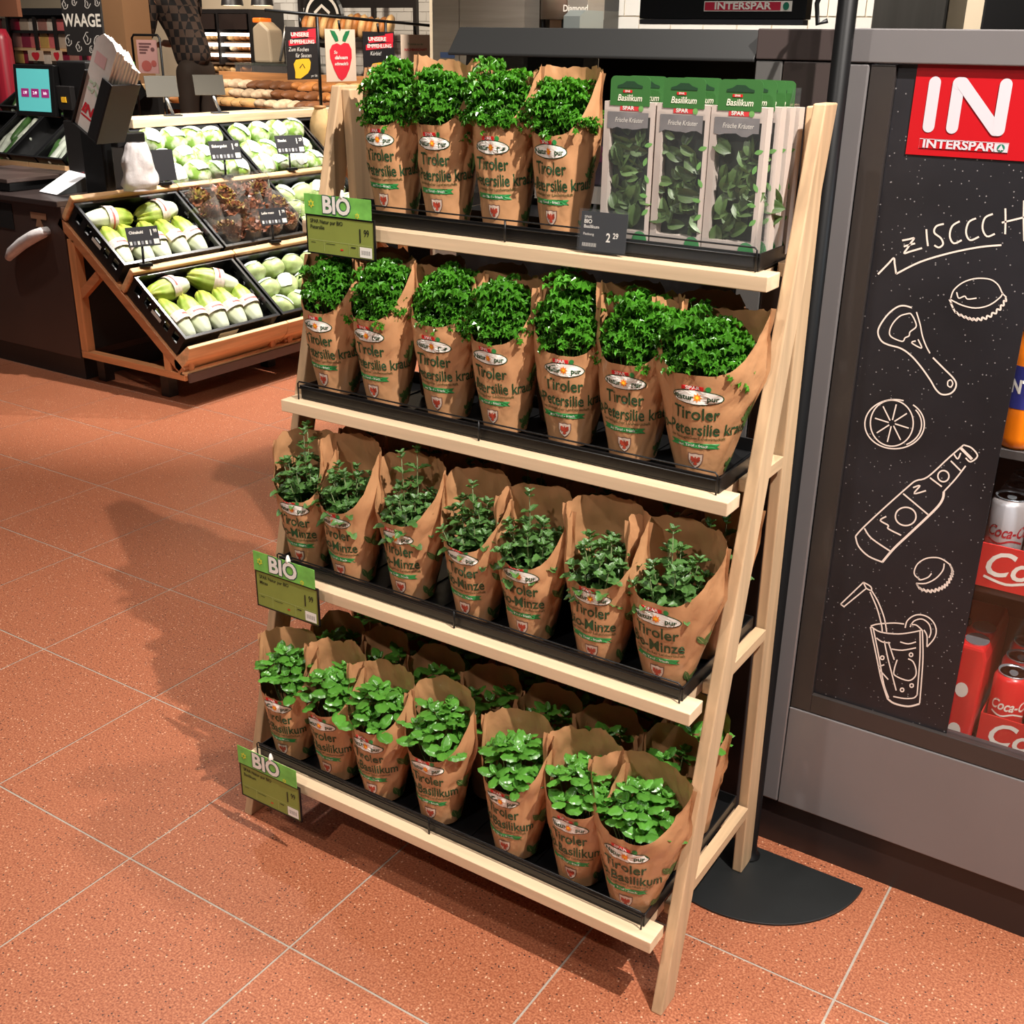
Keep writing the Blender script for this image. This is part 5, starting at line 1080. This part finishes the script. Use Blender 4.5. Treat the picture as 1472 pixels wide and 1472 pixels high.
for i, (x, y, r) in enumerate(((94, 6, 7), (107, 2, 6), (126, 5, 7), (140, 3, 6), (99, 58, 8), (114, 67, 7), (126, 55, 9), (141, 61, 10), (132, 71, 5), (147, 55, 4))):
    m.ribbon([(x+r*.55*cos(k*2*pi/10)*(1+.2*sin(3*k+i)), y+r*sin(k*2*pi/10)) for k in range(9)], 1.3, g)
    m.ribbon([(x-r*.2, y-r*.5), (x+r*.1, y), (x, y+r*.5)], 1.2, g)
m.build('vegetable_sketches', M('waage_chalk', (190, 182, 172), .6), t)
m = MB(); [m.tube([(x, .006, top_z-T.z), (x, .006, 2.2)], .004, 6) for x in (c0.x-T.x+.03, c1.x-T.x-.03)]; m.build('hanger_wires', BLACKM, t)
YC = 5.0; p0, p1 = px_y(149, 60, YC), px_y(181, 60, YC); p2 = px_x(219, 60, p1.x)
struct(MB().box(p0.x, p1.x, YC, p2.y, 0, 3.4).build('trim_1', M('column_tan', (190, 144, 104), .6, var=.05, scale=3)))['label'] = 'tan square column behind the scale counter'
YP = 4.1; a, b = px_y(196, 57, YP), px_y(229, 106, YP)
t = thing('poster_stand', 'pink paper poster in a black wire stand before the tan column', 'poster stand', (a.x/2+b.x/2, YP, 0)); T = Vector(t.location)
MB().box(a.x-T.x, b.x-T.x, -.003, .003, b.z, a.z).build('poster_sheet', M('poster_pink', (196, 150, 144), .5), t)
m = MB(); f = lambda u, v: (a.x-T.x+(b.x-a.x)*u, -.0045, b.z+(a.z-b.z)*v)
for k in range(4): m.flat([f(.12, .86-.09*k), f(.75-.1*k, .86-.09*k), f(.75-.1*k, .91-.09*k), f(.12, .91-.09*k)])
m.flat([f(*p) for p in ell(.8, .72, .1, .06, 14)]); m.flat([f(*p) for p in ell(.42, .22, .26, .17, 12)], 1); m.flat([f(*p) for p in ell(.8, .3, .14, .1, 12)], 1); m.build('poster_print', [M('poster_text_brown', (110, 76, 76), .5), M('poster_rose', (176, 92, 84), .5)], t)
e0, e1 = px_y(189, 50, YP), px_y(226, 50, YP); MB().tube([(e0.x-T.x, 0, 0), (e0.x-T.x, 0, e0.z-.02), (e0.x-T.x+.02, 0, e0.z), (e1.x-T.x, 0, e0.z), (e1.x-T.x+.02, 0, e0.z-.02), (e1.x-T.x+.02, 0, 0)], .008, 8).build('wire_frame', BLACKM, t, True); MB().box(-.2, .22, -.12, .12, 0, .01).build('foot_plate', BLACKM, t)

# ------------------------------------------------------------------ rear vegetable stand, left of the scale
YR = 3.75
rs = thing('rear_vegetable_stand', 'second slanted vegetable stand seen behind the scale counter', 'display stand', (-7.0, YR+.4, 0)); T = Vector(rs.location)
Rp = lambda o: (setattr(o, 'parent', rs), setattr(o, 'location', Vector(o.location)-T), o)[2]
def rp(px, py, Y): return px_y(px, py, Y)
zr = [rp(45, 235, YR).z, rp(45, 166, YR+.40).z, rp(10, 113, YR+.78).z]; yr = [YR, YR+.40, YR+.78]
xa, xb = rp(-60, 200, YR).x, rp(92, 200, YR).x
for z, y in zip(zr, yr):
    for k in range(3): Rp(MB().box(xa+(xb-xa)*k/3+.004, xa+(xb-xa)*(k+1)/3-.004, y-.02, y+.02, z-.035, z+.01).build('shelf_rail', wood('pale_rail', (226, 186, 138), 0), bevel=.006))
Rp(MB().box(xa, xb, YR+.85, YR+.9, 0, zr[2]).build('back_panel', M('display_black', (20, 17, 16), .6)))
for x in (xa+.02, xb-.06): Rp(MB().box(x, x+.04, YR+.1, YR+.14, 0, zr[0]-.04).build('leg', B_Z))
NCR = 4; cwid = (xb-xa)/NCR
cuc = M('cucumber_green', (66, 104, 52), .35, var=.4, scale=14); cuw = M('leek_white', (214, 222, 206), .35, var=.12, scale=20)
def slope_box(k, tier):
    y0, y1, z0, z1 = yr[tier], yr[tier+1], zr[tier], zr[tier+1]; ln = math.hypot(y1-y0, z1-z0)-.05; an = math.atan2(z1-z0, y1-y0)
    t = thing('vegetable_crate', 'black crate on the rear stand, %s in the %s tier' % (ordn[k], ('lower', 'upper')[tier]), 'crate', (xa+cwid*(k+.5), y0+.025, z0-.03), (an, 0, 0), 'crates on the rear stand'); w_ = cwid/2-.008
    MB().box(-w_, w_, 0, ln, 0, .006).box(-w_, -w_+.008, 0, ln, .006, .1).box(w_-.008, w_, 0, ln, .006, .1).box(-w_, w_, 0, .008, .006, .1).box(-w_, w_, ln-.008, ln, .006, .1).build('crate_body', CRATEM, t)
    MB().box(-w_-.004, w_+.004, -.004, .012, .1, .104).box(-w_-.004, w_+.004, ln-.012, ln+.004, .1, .104).box(-w_-.004, -w_+.012, .012, ln-.012, .1, .104).box(w_-.012, w_+.004, .012, ln-.012, .1, .104).build('crate_rim', M('crate_rim_grey', (34, 34, 36), .25), t)
    return t, w_, ln, an
CUCM = MB().lathe([(.006, -.13), (.02, -.12), (.026, -.08), (.026, .08), (.02, .12), (.006, .13)], 12, lambda x, y, z: (x, z, y)); CU1 = CUCM.mesh('vegetable_body', cuc, True); CU2 = CUCM.mesh('vegetable_body', cuw, True)
for tier in (0, 1):
    for k in range(NCR):
        t, w_, ln, an = slope_box(k, tier)
        if (tier, k) in ((0, 3), (1, 0), (1, 1), (1, 2), (1, 3), (0, 1)):
            for i in range(8):
                x = -w_+.05+(2*w_-.1)*(i % 4)/3; yy = ln*(.28 if i < 4 else .7); o = put('wrapped_cucumber', CU2 if (i+k) % 3 else CU1, None)
                o.matrix_basis = t.matrix_basis @ Matrix.Translation((x, yy, .05+.012*(i % 2))) @ Matrix.Rotation(R.uniform(-.4, .4)+.35, 4, 'Z')
                tag(o, 'pale wrapped cucumber, %s in the %s crate of the %s tier, rear stand' % (ORD[i], ordn[k], ('lower', 'upper')[tier]), 'cucumber', 'cucumbers in crate %d of tier %d on the rear stand' % (k+1, tier+1))
# ------------------------------------------------------------------ back walls, bakery and kitchen
CREAMW = M('cream_wall', (214, 196, 168), .7, var=.04, scale=2)
YBW = 8.6
wb = struct(MB().box(-14, -1.2, YBW, YBW+.1, 0, 3.4).build('wall_back', CREAMW)); wb['label'] = 'cream wall behind the bakery with a white tiled stretch'
GLAZE = M('white_glazed_tile', (216, 212, 204), .25, var=.05, scale=3)
tw, th_ = .19, .088; tmesh = MB().box(-tw/2+.003, tw/2-.003, -.008, 0, -th_/2+.003, th_/2-.003).mesh('wall_tile', GLAZE)
xs = px_y(404, 40, YBW).x; n_t = 0
gb = MB().box(xs-.1, -1.3, YBW-.003, YBW-.0005, 1.0, 2.6).build('grout_bed', M('tile_grout', (170, 164, 156), .8), wb)
rest = MB()
for j in range(14):
    z = 1.1+j*th_
    for i in range(38):
        x = xs+.02+(i+.5*(j % 2))*tw; q = to_px((x, YBW, z))
        if q and 402 < q[0] < 640 and -12 < q[1] < 130 and n_t < 220: put('wall_tile', tmesh, wb, (x, YBW-.003, z)); n_t += 1
        elif x < -1.5: rest.box(x-tw/2+.003, x+tw/2-.003, YBW-.011, YBW-.003, z-th_/2+.003, z+th_/2-.003)
o = rest.build('wall_tile_field', GLAZE, wb); o['kind'] = 'stuff'
YK = 4.6; kx0 = px_y(618, 60, YK).x
wk = struct(MB().box(kx0, 3.5, YK, YK+.1, 0, 3.4).build('wall_right', CREAMW)); wk['label'] = 'kitchen wall with white tiles behind the coolers'
for j in range(9):
    z = 1.42+j*th_
    for i in range(40):
        x = kx0+.1+(i+.5*(j % 2))*tw; q = to_px((x, YK, z))
        if q and 835 < q[0] < 1300 and -14 < q[1] < 60: put('wall_tile', tmesh, wk, (x, YK-.0005, z))
STEEL = M('brushed_steel', (150, 142, 132), .32, metal=.35, var=.12, scale=1, stretch=(2, 2, 40)); STEELD = M('dark_steel', (86, 84, 80), .35, metal=.7, var=.1, scale=1, stretch=(30, 2, 2))
def px_box(name, x0, x1, ytop, Y, depth, mat, label, cat, zb=0, zt_=None):
    a, b = px_y(x0, ytop, Y), px_y(x1, ytop, Y); return a.x, b.x, (zt_ or a.z)
YS_ = 4.15
a, b = px_y(622, 60, YS_).x, px_y(754, 20, YS_).x
t = thing('steel_cabinet', 'tall brushed steel kitchen cabinet behind the open cooler', 'cabinet', ((a+b)/2, YS_, 0)); h_ = (b-a)/2; mid = px_y(660, 40, YS_).x-(a+b)/2
MB().box(-h_, h_, .012, .4, 0, 2.4).build('cabinet_body', STEEL, t); MB().box(-h_, mid-.003, 0, .011, .1, 2.38).build('door', STEEL, t); dr = MB().box(mid+.003, h_, 0, .011, .1, 2.38).build('door', STEEL, t)
MB().tube([(mid+.04, -.002, 1.56), (mid+.03, -.03, 1.58), (mid+.04, -.035, 1.64), (mid+.07, -.03, 1.66), (mid+.08, -.002, 1.6)], .006, 8).build('cable_loop', BLACKM, dr, True); MB().box(mid-.13, mid-.03, -.003, -.0005, 1.50, 1.53).build('blue_label', M('label_blue', (60, 84, 130), .5), t)
a, b = px_y(758, 10, YS_).x, px_y(842, 10, YS_).x; zb_ = px_y(790, 27, YS_).z
t = thing('rotisserie_oven', 'steel oven with a rounded hood beside the tall cabinet', 'oven', ((a+b)/2, YS_, 0)); h_ = (b-a)/2
MB().box(-h_, h_, .02, .2, 0, zb_-.12).build('oven_body', STEELD, t); MB().lathe([(h_*.62, zb_), (h_*.62, 2.3)], 32, lambda x, y, z: (x-h_*.3, .12+y*.45, z)).build('round_hood', STEEL, t, True); MB().box(h_*.32, h_, .02, .2, zb_+.0, 2.2).build('control_block', STEEL, t)
m = MB(); addtext(m, 'Diamond', lambda x, z: (x+h_*.6, .018, z+zb_+.05), 0, 0, .045, sx=.9, offset=.02); m.build('nameplate', WHITEP, t)
m = MB(); [m.box(x-.006, x+.006, .1, .12, zb_-.1195, zb_-.0005) for x in (-h_*.8, -h_*.1, h_*.9)]; m.build('posts', BLACKM, t); MB().box(-h_*.78, h_*.88, .17, .18, zb_-.118, zb_-.002).build('back_plate', M('oven_tan', (190, 160, 130), .5), t)
a, b = px_y(828, 20, YS_-.2).x, px_y(851, 20, YS_-.2).x
t = thing('extractor_box', 'small steel extractor box with sloping front beside the oven', 'extractor', ((a+b)/2, YS_-.2, 0)); h_ = (b-a)/2; z0, z1 = px_y(840, 24, YS_-.2).z, px_y(840, 15, YS_-.2).z
MB().prism([(-.12, z0), (-.06, z1), (.12, z1), (.12, z0-.1), (-.12, z0-.1)], lambda p, q, tt: (tt, p, q), -h_, h_).build('hood', M('pale_steel', (150, 158, 156), .3, metal=.6), t); MB().box(-h_+.01, h_-.01, -.05, .1, 0, z0-.101).build('column', STEELD, t)
t = thing('black_cabinet', 'black kitchen cabinet right of the steel extractor', 'cabinet', (px_y(846, 5, YK-.2).x, YK-.2, 0)); MB().box(-.09, .09, 0, .18, 0, 1.75).build('cabinet_body', STEELD, t); MB().box(-.09, .09, 0, .18, 1.7505, 2.3).build('upper_unit', M('cooler_black', (18, 18, 19), .4), t)
YQ = 3.4
for x0, x1, mat_, nm, lab, cat in ((1252, 1360, STEELD, 'steel_pillar', 'grey brushed steel pillar standing behind the drinks fridge', 'pillar'), (1410, 1560, M('cooler_black', (18, 18, 19), .4), 'black_screen_wall', 'tall black panel behind the right end of the drinks fridge', 'panel')):
    a, b = px_y(x0, 30, YQ).x, px_y(x1, 30, YQ).x; tag(MB().box(a, b, YQ, YQ+.3, 0, 2.6).build(nm, mat_, None, bevel=.01), lab, cat)
# bakery: back cabinet
CRUST = M('bread_crust', (190, 124, 66), .55, var=.35, scale=12, rnd=.25, bump=.5, bscale=30); PALEB = M('pale_bread', (222, 178, 120), .6, var=.25, scale=14, rnd=.15); FLOUR = M('floured_bread', (214, 190, 160), .7, var=.3, scale=18, rnd=.15); DKB = M('dark_bread', (130, 82, 48), .6, var=.3, scale=14, rnd=.2)
LOAF = []
for i, mm_ in enumerate((CRUST, PALEB, FLOUR, DKB)):
    m = MB(); m.grid(lambda u, v, i=i: (lambda th, ph: (.125*sin(ph)*(1+.05*nz(th, ph, i)), .055*cos(ph)*cos(th)*(1+.12*nz(cos(th)*2, ph*3, i)), .05*cos(ph)*sin(th)*(1+.12*nz(sin(th)*2, ph*3, i+4))))(2*pi*u, pi*(v-.5)), 18, 12, wrap=True); LOAF.append(m.mesh('bread_loaf', mm_, True))
def loaf(p, k, sc=1, rz=0, label='crusty bread loaf on the bakery display', group='loaves on the bakery display'):
    o = put('bread_loaf', LOAF[k % 4], None, p); o.rotation_euler = (0, R.uniform(-.15, .15), rz); o.scale = (sc, sc, sc); return tag(o, label, 'bread', group)
YB1 = 7.9
a, b = px_y(266, 60, YB1).x, px_y(362, 60, YB1).x; zz = lambda py, Y=YB1: px_y(320, py, Y).z
t = thing('bakery_cabinet', 'black bakery wall cabinet with lit bread shelves', 'cabinet', ((a+b)/2, YB1, 0)); h_ = (b-a)/2
BK = M('bakery_black', (30, 26, 25), .45)
m = MB(); m.box(-h_, h_, .45, .5, 0, zz(13)); m.box(-h_, -h_+.03, 0, .45, 0, zz(13)); m.box(h_-.03, h_, 0, .45, 0, zz(13)); m.box(-h_+.03, h_-.03, 0, .45, zz(13)-.04, zz(13)); m.box(-.0, .03, 0, .45, zz(92), zz(13)-.04); m.build('carcass', BK, t)
for x0, x1 in ((-h_+.05, -.02), (.05, h_-.05)): MB().box(x0, x1, -.01, .0, zz(42), zz(20)).build('upper_door', M('bakery_door', (46, 36, 32), .3), t)
LEDW = M('warm_led', (255, 246, 232), emit=5)
for i, py in enumerate((60, 75, 90, 106)):
    for x0, x1 in ((-h_+.03, 0), (.03, h_-.03)): MB().box(x0, x1, .06, .45, zz(py)-.02, zz(py)).build('shelf', M('bakery_shelf', (90, 70, 54), .5), t)
    if i < 3: MB().box(-h_+.04, h_-.04, .02, .05, zz(py-8.5), zz(py-8.5)+.03).build('light_strip', LEDW, t)
for i, py in enumerate((60, 75, 90, 106)):
    for k in range(9):
        x = (a+b)/2-h_+.14+(2*h_-.28)*k/8; loaf((x, YB1+.2, zz(py)+.052), (0 if k > 5 else 1+(i % 3)), .95, pi/2+R.uniform(-.3, .3), 'bread in the lit bakery cabinet, %s from left on the %s shelf' % (ORD[k], ORD[i]), 'breads on cabinet shelf %d' % (i+1))
# low bread display right behind the vegetable display
YB2 = 6.4; xl_, xr_ = px_y(232, 130, YB2).x, px_y(560, 130, YB2).x; L_ = xr_-xl_
t = thing('bread_display', 'low wooden bread display with sloping shelves behind the lettuce', 'display stand', ((xl_+xr_)/2, YB2+.3, 0)); WB = wood('bakery_wood', (176, 124, 78), 0)
zs_ = [px_y(350, p_, YB2+dy_).z for p_, dy_ in ((148, 0), (134, .25), (121, .5))]
for z, dy_ in zip(zs_, (-.3, -.05, .2)): MB().box(-L_/2, L_/2, dy_, dy_+.24, z-.09, z-.07).build('shelf', WB, t); MB().box(-L_/2, L_/2, dy_-.015, dy_-.0005, z-.09, z-.035).build('shelf_edge', M('bakery_black', (30, 26, 25), .45), t)
MB().box(-L_/2, L_/2, .45, .5, 0, zs_[2]+.1).build('back_panel', WB, t)
for x in (-L_/2, -L_/6, L_/6, L_/2-.03): MB().box(x, x+.03, -.3, .449, 0, zs_[0]-.091).build('divider', WB, t)
for j, z in enumerate(zs_):
    n_ = 20
    for k in range(n_):
        x = xl_+.1+(L_-.2)*k/(n_-1); loaf((x, YB2+.12+.25*j, z-.01), (k//4+j) % 4, R.uniform(.85, 1.05), pi/2+R.uniform(-.25, .25), 'bread loaf on the low bread display, %s from left in the %s row' % (ORD[k], ('front', 'middle', 'back')[j]), 'loaves in row %d of the bread display' % (j+1))
# glass bakery counter
YB3 = 7.2; a, b = px_y(338, 100, YB3).x, px_y(432, 100, YB3).x; z0, z1 = px_y(380, 122, YB3).z, px_y(380, 91, YB3).z
t = thing('glass_counter', 'glass bakery counter with black frame behind the bread display', 'counter', ((a+b)/2, YB3, 0)); h_ = (b-a)/2
MB().box(-h_, h_, 0, .5, 0, z0).build('counter_base', BK, t); MB().box(-h_, h_, 0, .5, z1-.02, z1).build('glass_top', clear('counter_glass', (90, 96, 90), .4, .05), t); MB().box(-h_, h_, 0, .008, z0+.001, z1-.021).build('glass_front', clear('counter_glass2', (150, 150, 150), .1, .05), t)
for x in (-h_, -h_*.2, h_*.45): MB().box(x, x+.03, .01, .04, z0+.001, z1-.021).build('post', BK, t)
p = px_y(378, 91, YB3+.2)
t = thing('bread_slicer', 'steel bread slicer with raised lever on the bakery counter', 'slicer', (p.x, YB3+.2, z1)); MB().prism([(-.12, 0), (.12, 0), (.10, .30), (-.02, .38), (-.12, .32)], lambda p_, q_, tt: (p_, tt, q_), 0, .2).build('slicer_body', M('slicer_beige', (150, 136, 116), .4), t, bevel=.02); MB().tube([(.14, .1, .02), (.24, .1, .34)], .012, 8).build('lever', M('steel_arm', (150, 150, 150), .35, metal=.7), t, True); MB().box(-.13, -.02, .02, .18, .365, .41).build('orange_cap', M('orange_plastic', (226, 110, 30), .4), t, bevel=.01)
# sliced breads hung in a row, black frame with round emblem
YB4 = 7.75; a = px_y(440, 36, YB4); b = px_y(560, 36, YB4)
for k in range(14):
    f_ = k/13; x = a.x+(b.x-a.x)*f_; m = MB().lathe([(.03, -.032), (.10, -.026), (.115, 0), (.10, .026), (.03, .032)], 20, lambda x_, y_, z_: (z_, x_, y_)); o = m.build('ring_loaf', (CRUST, PALEB)[k % 2], None, True, loc=(x, YB4, a.z-.02+.02*sin(k))); o.rotation_euler = (0, .2, .45); tag(o, 'round bread slice, %s from left in the row above the posters' % ORD[k], 'bread', 'bread slices above the posters')
zt0 = a.z-.135
t = thing('bread_rail', 'black metal rack carrying the row of bread slices', 'rack', ((a.x+b.x)/2, YB4, 0)); w_ = (b.x-a.x)/2+.2
m = MB().box(-w_, w_, -.12, .12, zt0-.01, zt0+.006); m.build('rack_shelf', BK, t); [MB().box(x-.02, x+.02, .13, .17, 0, 2.6).build('upright', BK, t) for x in (-w_, -w_*.35, w_*.3, w_)]; MB().box(-w_, w_, .135, .165, a.z+.16, a.z+.30).build('cross_beam', BK, t)
m = MB().lathe([(.25, 0), (.27, .02), (.25, .04)], 36, lambda x_, y_, z_: (x_-w_*.55, .10+z_, y_+a.z+.06)); m.build('round_emblem', M('emblem_black', (20, 20, 20), .4), t)
m = MB(); f = lambda x_, z_: (x_-w_*.55, .098, z_+a.z+.06); m.ribbon(ell(0, 0, .21, .21, 30), .03, f, closed=True); m.ribbon([(-.1, .05), (0, .12), (.1, .05)], .03, f); m.build('emblem_ring', WHITEP, t)
# pendant lamps
for i, px_ in enumerate((334, 377)):
    p = px_y(px_, 8, YB1-.5); t = thing('pendant_lamp', 'black bell pendant lamp over the bakery, %s' % ('left one', 'right one')[i], 'lamp', (p.x, YB1-.5, p.z), group='bakery pendant lamps')
    MB().lathe([(.11, 0), (.095, .10), (.05, .17), (.012, .2), (.008, 1.2)], 24, caps=False).build('shade', BK, t, True); MB().lathe([(.105, .002), (.0, .01)], 24, caps=False).build('bulb_disc', M('lamp_glow', (255, 226, 180), emit=6), t)
# chilled shelf on the far left
YL = 7.6; xl_, xr_ = px_y(-40, 50, YL).x, px_y(135, 50, YL).x; w_ = (xr_-xl_)/2; cx_ = (xl_+xr_)/2; zl = lambda py: px_y(50, py, YL).z
t = thing('chilled_shelf', 'black chilled shelf of meat and cheese packs at far left', 'shelf', (cx_, YL, 0))
MB().box(-w_, w_, .5, .55, 0, zl(12)).build('back_panel', BK, t); MB().box(-w_, w_, -.05, .5, zl(22), zl(12)).build('header', M('chilled_header', (26, 26, 30), .3), t)
for py, m_ in ((44, BK), (69, wood('pale_rail', (226, 186, 138), 0)), (92, BK), (120, BK)): MB().box(-w_, w_, 0, .499, zl(py)-.03, zl(py)).build('shelf', m_, t)
for px_ in (-10, 17, 55, 83, 120): x = px_y(px_, 60, YL).x-cx_; MB().box(x-.02, x+.02, -.03, -.0005, 0, zl(24)).build('upright', BK, t)
pc = [(214, 110, 112), (196, 160, 90), (150, 30, 58), (190, 170, 150), (226, 214, 200), (170, 120, 110), (140, 40, 66)]
for r_, (py, hh) in enumerate(((44, .13), (69, .17), (92, .16), (120, .15))):
    for k in range(13):
        x = xl_+.12+(2*w_-.24)*k/12; c = pc[(k//3*2+r_*3+(k % 2)) % 7]; o = MB().prism([(-.085, 0), (.085, 0), (.085, hh*.7), (.06, hh), (-.06, hh), (-.085, hh*.7)], lambda p_, q_, tt: (p_, tt, q_), 0, .1).build('chilled_pack', M('meat_pack_%d_%d_%d' % c, c, .35, var=.15, scale=12), None, bevel=.006, loc=(x, YL+.05, zl(py)+.001)); tag(o, 'coloured food pack, %s from left on shelf %s of the chilled shelf' % ((ordn+['eighth', 'ninth', 'tenth', 'eleventh', 'twelfth', 'thirteenth'])[k], ('one', 'two', 'three', 'four')[r_]), 'food pack', 'packs on the chilled shelf')
for px0, px1 in ((33, 57), (66, 84)):
    a, b = px_y(px0, 72, YL-.1), px_y(px1, 88, YL-.1); t = thing('apple_poster', 'cream poster with red apple heart on the chilled shelf, %s' % ('left one' if px0 < 50 else 'right one'), 'poster', ((a.x+b.x)/2, YL-.04, b.z), group='apple posters on the chilled shelf'); ww, hh = (b.x-a.x)/2, a.z-b.z
    MB().box(-ww, ww, 0, .004, 0, hh).build('sheet', POSTC, t); m = MB(); m.flat([(x*ww*1.4, -.0015, hh*.45+y*hh*1.1) for x, y in ((0, .30), (.12, .345), (.27, .33), (.36, .22), (.36, .05), (.27, -.16), (.14, -.32), (0, -.385), (-.12, -.33), (-.24, -.18), (-.36, .05), (-.37, .2), (-.28, .30), (-.12, .335))]); m.build('apple_heart', M('poster_red', (214, 40, 56), .5), t)
p = px_y(4, 75, 6.2); tag(MB().lathe([(.10, 0), (.11, .1), (.10, p.z+.12), (.06, p.z+.22)], 20).build('red_column_display', M('crimson_display', (150, 26, 46), .4, var=.3, scale=1, stretch=(60, 60, 1)), None, True, loc=(p.x, 6.2, 0)), 'crimson round display column at the left edge', 'display')
tag(MB().box(-.16, .16, 0, .05, 0, .9).build('ceiling_banner', M('terracotta_panel', (150, 98, 72), .6), None, loc=(px_y(13, 22, 6.8).x, 6.8, px_y(13, 24, 6.8).z)), 'terracotta panel hanging over the chilled shelf', 'panel')
# ------------------------------------------------------------------ person at the bakery (head above the frame)
YPn = 5.6; pw = px_y(276, 72, YPn)
base = pw.z-1.02
t = thing('person', 'person in dark plaid shirt and brown trousers bending at the bakery shelves', 'person', (pw.x, YPn, base))
def skin(name, verts, edges, mat, rootv=0):
    me = bpy.data.meshes.new(name); me.from_pydata([v[:3] for v in verts], edges, []); o = put(name, me, t); me.materials.append(mat)
    s = o.modifiers.new('skin', 'SKIN'); s.use_smooth_shade = True; d = me.skin_vertices[0].data
    for i, v in enumerate(verts): d[i].radius = (v[3], v[4] if len(v) > 4 else v[3]); d[i].use_root = i == rootv
    ss = o.modifiers.new('sub', 'SUBSURF'); ss.levels = 2; ss.render_levels = 2; return o
def plaid():
    m = M('plaid_shirt', (40, 34, 32), .8); nt = m.node_tree; N = nt.nodes.new; K = nt.links.new; b = nt.nodes['Principled BSDF']; tc = N('ShaderNodeTexCoord'); mp = N('ShaderNodeMapping'); K(tc.outputs['Object'], mp.inputs[0]); mp.inputs['Scale'].default_value = (19, 19, 17); ck = N('ShaderNodeTexChecker'); ck.inputs['Scale'].default_value = 1; K(mp.outputs[0], ck.inputs[0]); ck.inputs[1].default_value = L((26, 22, 22)); ck.inputs[2].default_value = L((84, 66, 56)); K(ck.outputs[0], b.inputs['Base Color']); return m
SKN = M('skin_tone', (196, 146, 118), .5); TRO = M('brown_trousers', (54, 42, 34), .8, var=.1, scale=10); PLD = plaid(); HAIR = M('brown_hair', (52, 36, 26), .6); SHO = M('dark_shoes', (28, 24, 22), .5)
# facing left (-X): hips at 1.0 m, torso leaning forward
skin('body', [(0, 0, 1.0, .07, .09), (-.10, 0, 1.25, .08, .11), (-.20, 0, 1.44, .08, .12), (-.235, 0, 1.53, .05), (-.27, 0, 1.60, .06, .065), (-.29, 0, 1.69, .085, .078), (-.285, 0, 1.76, .06), (-.19, -.2, 1.40, .05), (-.24, -.24, 1.14, .042), (-.46, -.18, 1.06, .032), (-.54, -.16, 1.07, .03, .018), (-.19, .2, 1.40, .05), (-.24, .24, 1.14, .042), (-.46, .18, 1.06, .032), (-.54, .16, 1.07, .03, .018), (.02, -.1, .55, .06), (.03, -.1, .08, .04), (-.08, -.1, .035, .03), (.02, .1, .55, .06), (.03, .1, .08, .04), (-.08, .1, .035, .03)],
     [(0, 1), (1, 2), (2, 3), (3, 4), (4, 5), (5, 6), (2, 7), (7, 8), (8, 9), (9, 10), (2, 11), (11, 12), (12, 13), (13, 14), (0, 15), (15, 16), (16, 17), (0, 18), (18, 19), (19, 20)], SKN)
skin('shirt', [(.03, 0, .86, .13, .185), (.0, 0, 1.02, .14, .18), (-.10, 0, 1.25, .135, .17), (-.20, 0, 1.43, .12, .17), (-.225, 0, 1.50, .075), (-.19, -.2, 1.40, .075), (-.24, -.24, 1.14, .065), (-.43, -.185, 1.075, .05), (-.19, .2, 1.40, .075), (-.24, .24, 1.14, .065), (-.43, .185, 1.075, .05)], [(0, 1), (1, 2), (2, 3), (3, 4), (3, 5), (5, 6), (6, 7), (3, 8), (8, 9), (9, 10)], PLD)
skin('trousers', [(.03, 0, .98, .125, .165), (.03, 0, .88, .125, .165), (.02, -.095, .76, .10), (.02, -.1, .52, .08), (.035, -.1, .10, .065), (.02, .095, .76, .10), (.02, .1, .52, .08), (.035, .1, .10, .065)], [(0, 1), (1, 2), (2, 3), (3, 4), (1, 5), (5, 6), (6, 7)], TRO)
skin('hair', [(-.26, 0, 1.76, .085, .085), (-.235, 0, 1.69, .07, .08)], [(0, 1)], HAIR)
for i in range(5):
    for sg in (-1, 1):
        y = sg*(.135+.012*i); MB().tube([(-.55, y, 1.07), (-.59, y+.002*(i-2), 1.055-.004*i), (-.615, y, 1.035)], [.009, .008, .006], 6).build('finger', SKN, t, True)
for sg in (-1, 1): MB().grid(lambda u, v: (-.04+.14*cos(2*pi*u)*sin(pi*v)*.95, sg*.1+.05*sin(2*pi*u)*sin(pi*v), max(.0, .04-.05*cos(pi*v))), 14, 8, wrap=True).build('shoe', SHO, t, True)
tag(MB().box(-.3, .3, -.25, .25, 0, .03).box(-.3, -.27, -.25, .25, -base+.003, 0).box(.27, .3, -.25, .25, -base+.003, 0).box(-.27, .27, -.25, .25, -base*.5, -base*.5+.03).build('step_platform', STEELD, None, loc=(pw.x, YPn, base-.031)), 'steel step platform under the person at the bakery', 'platform')
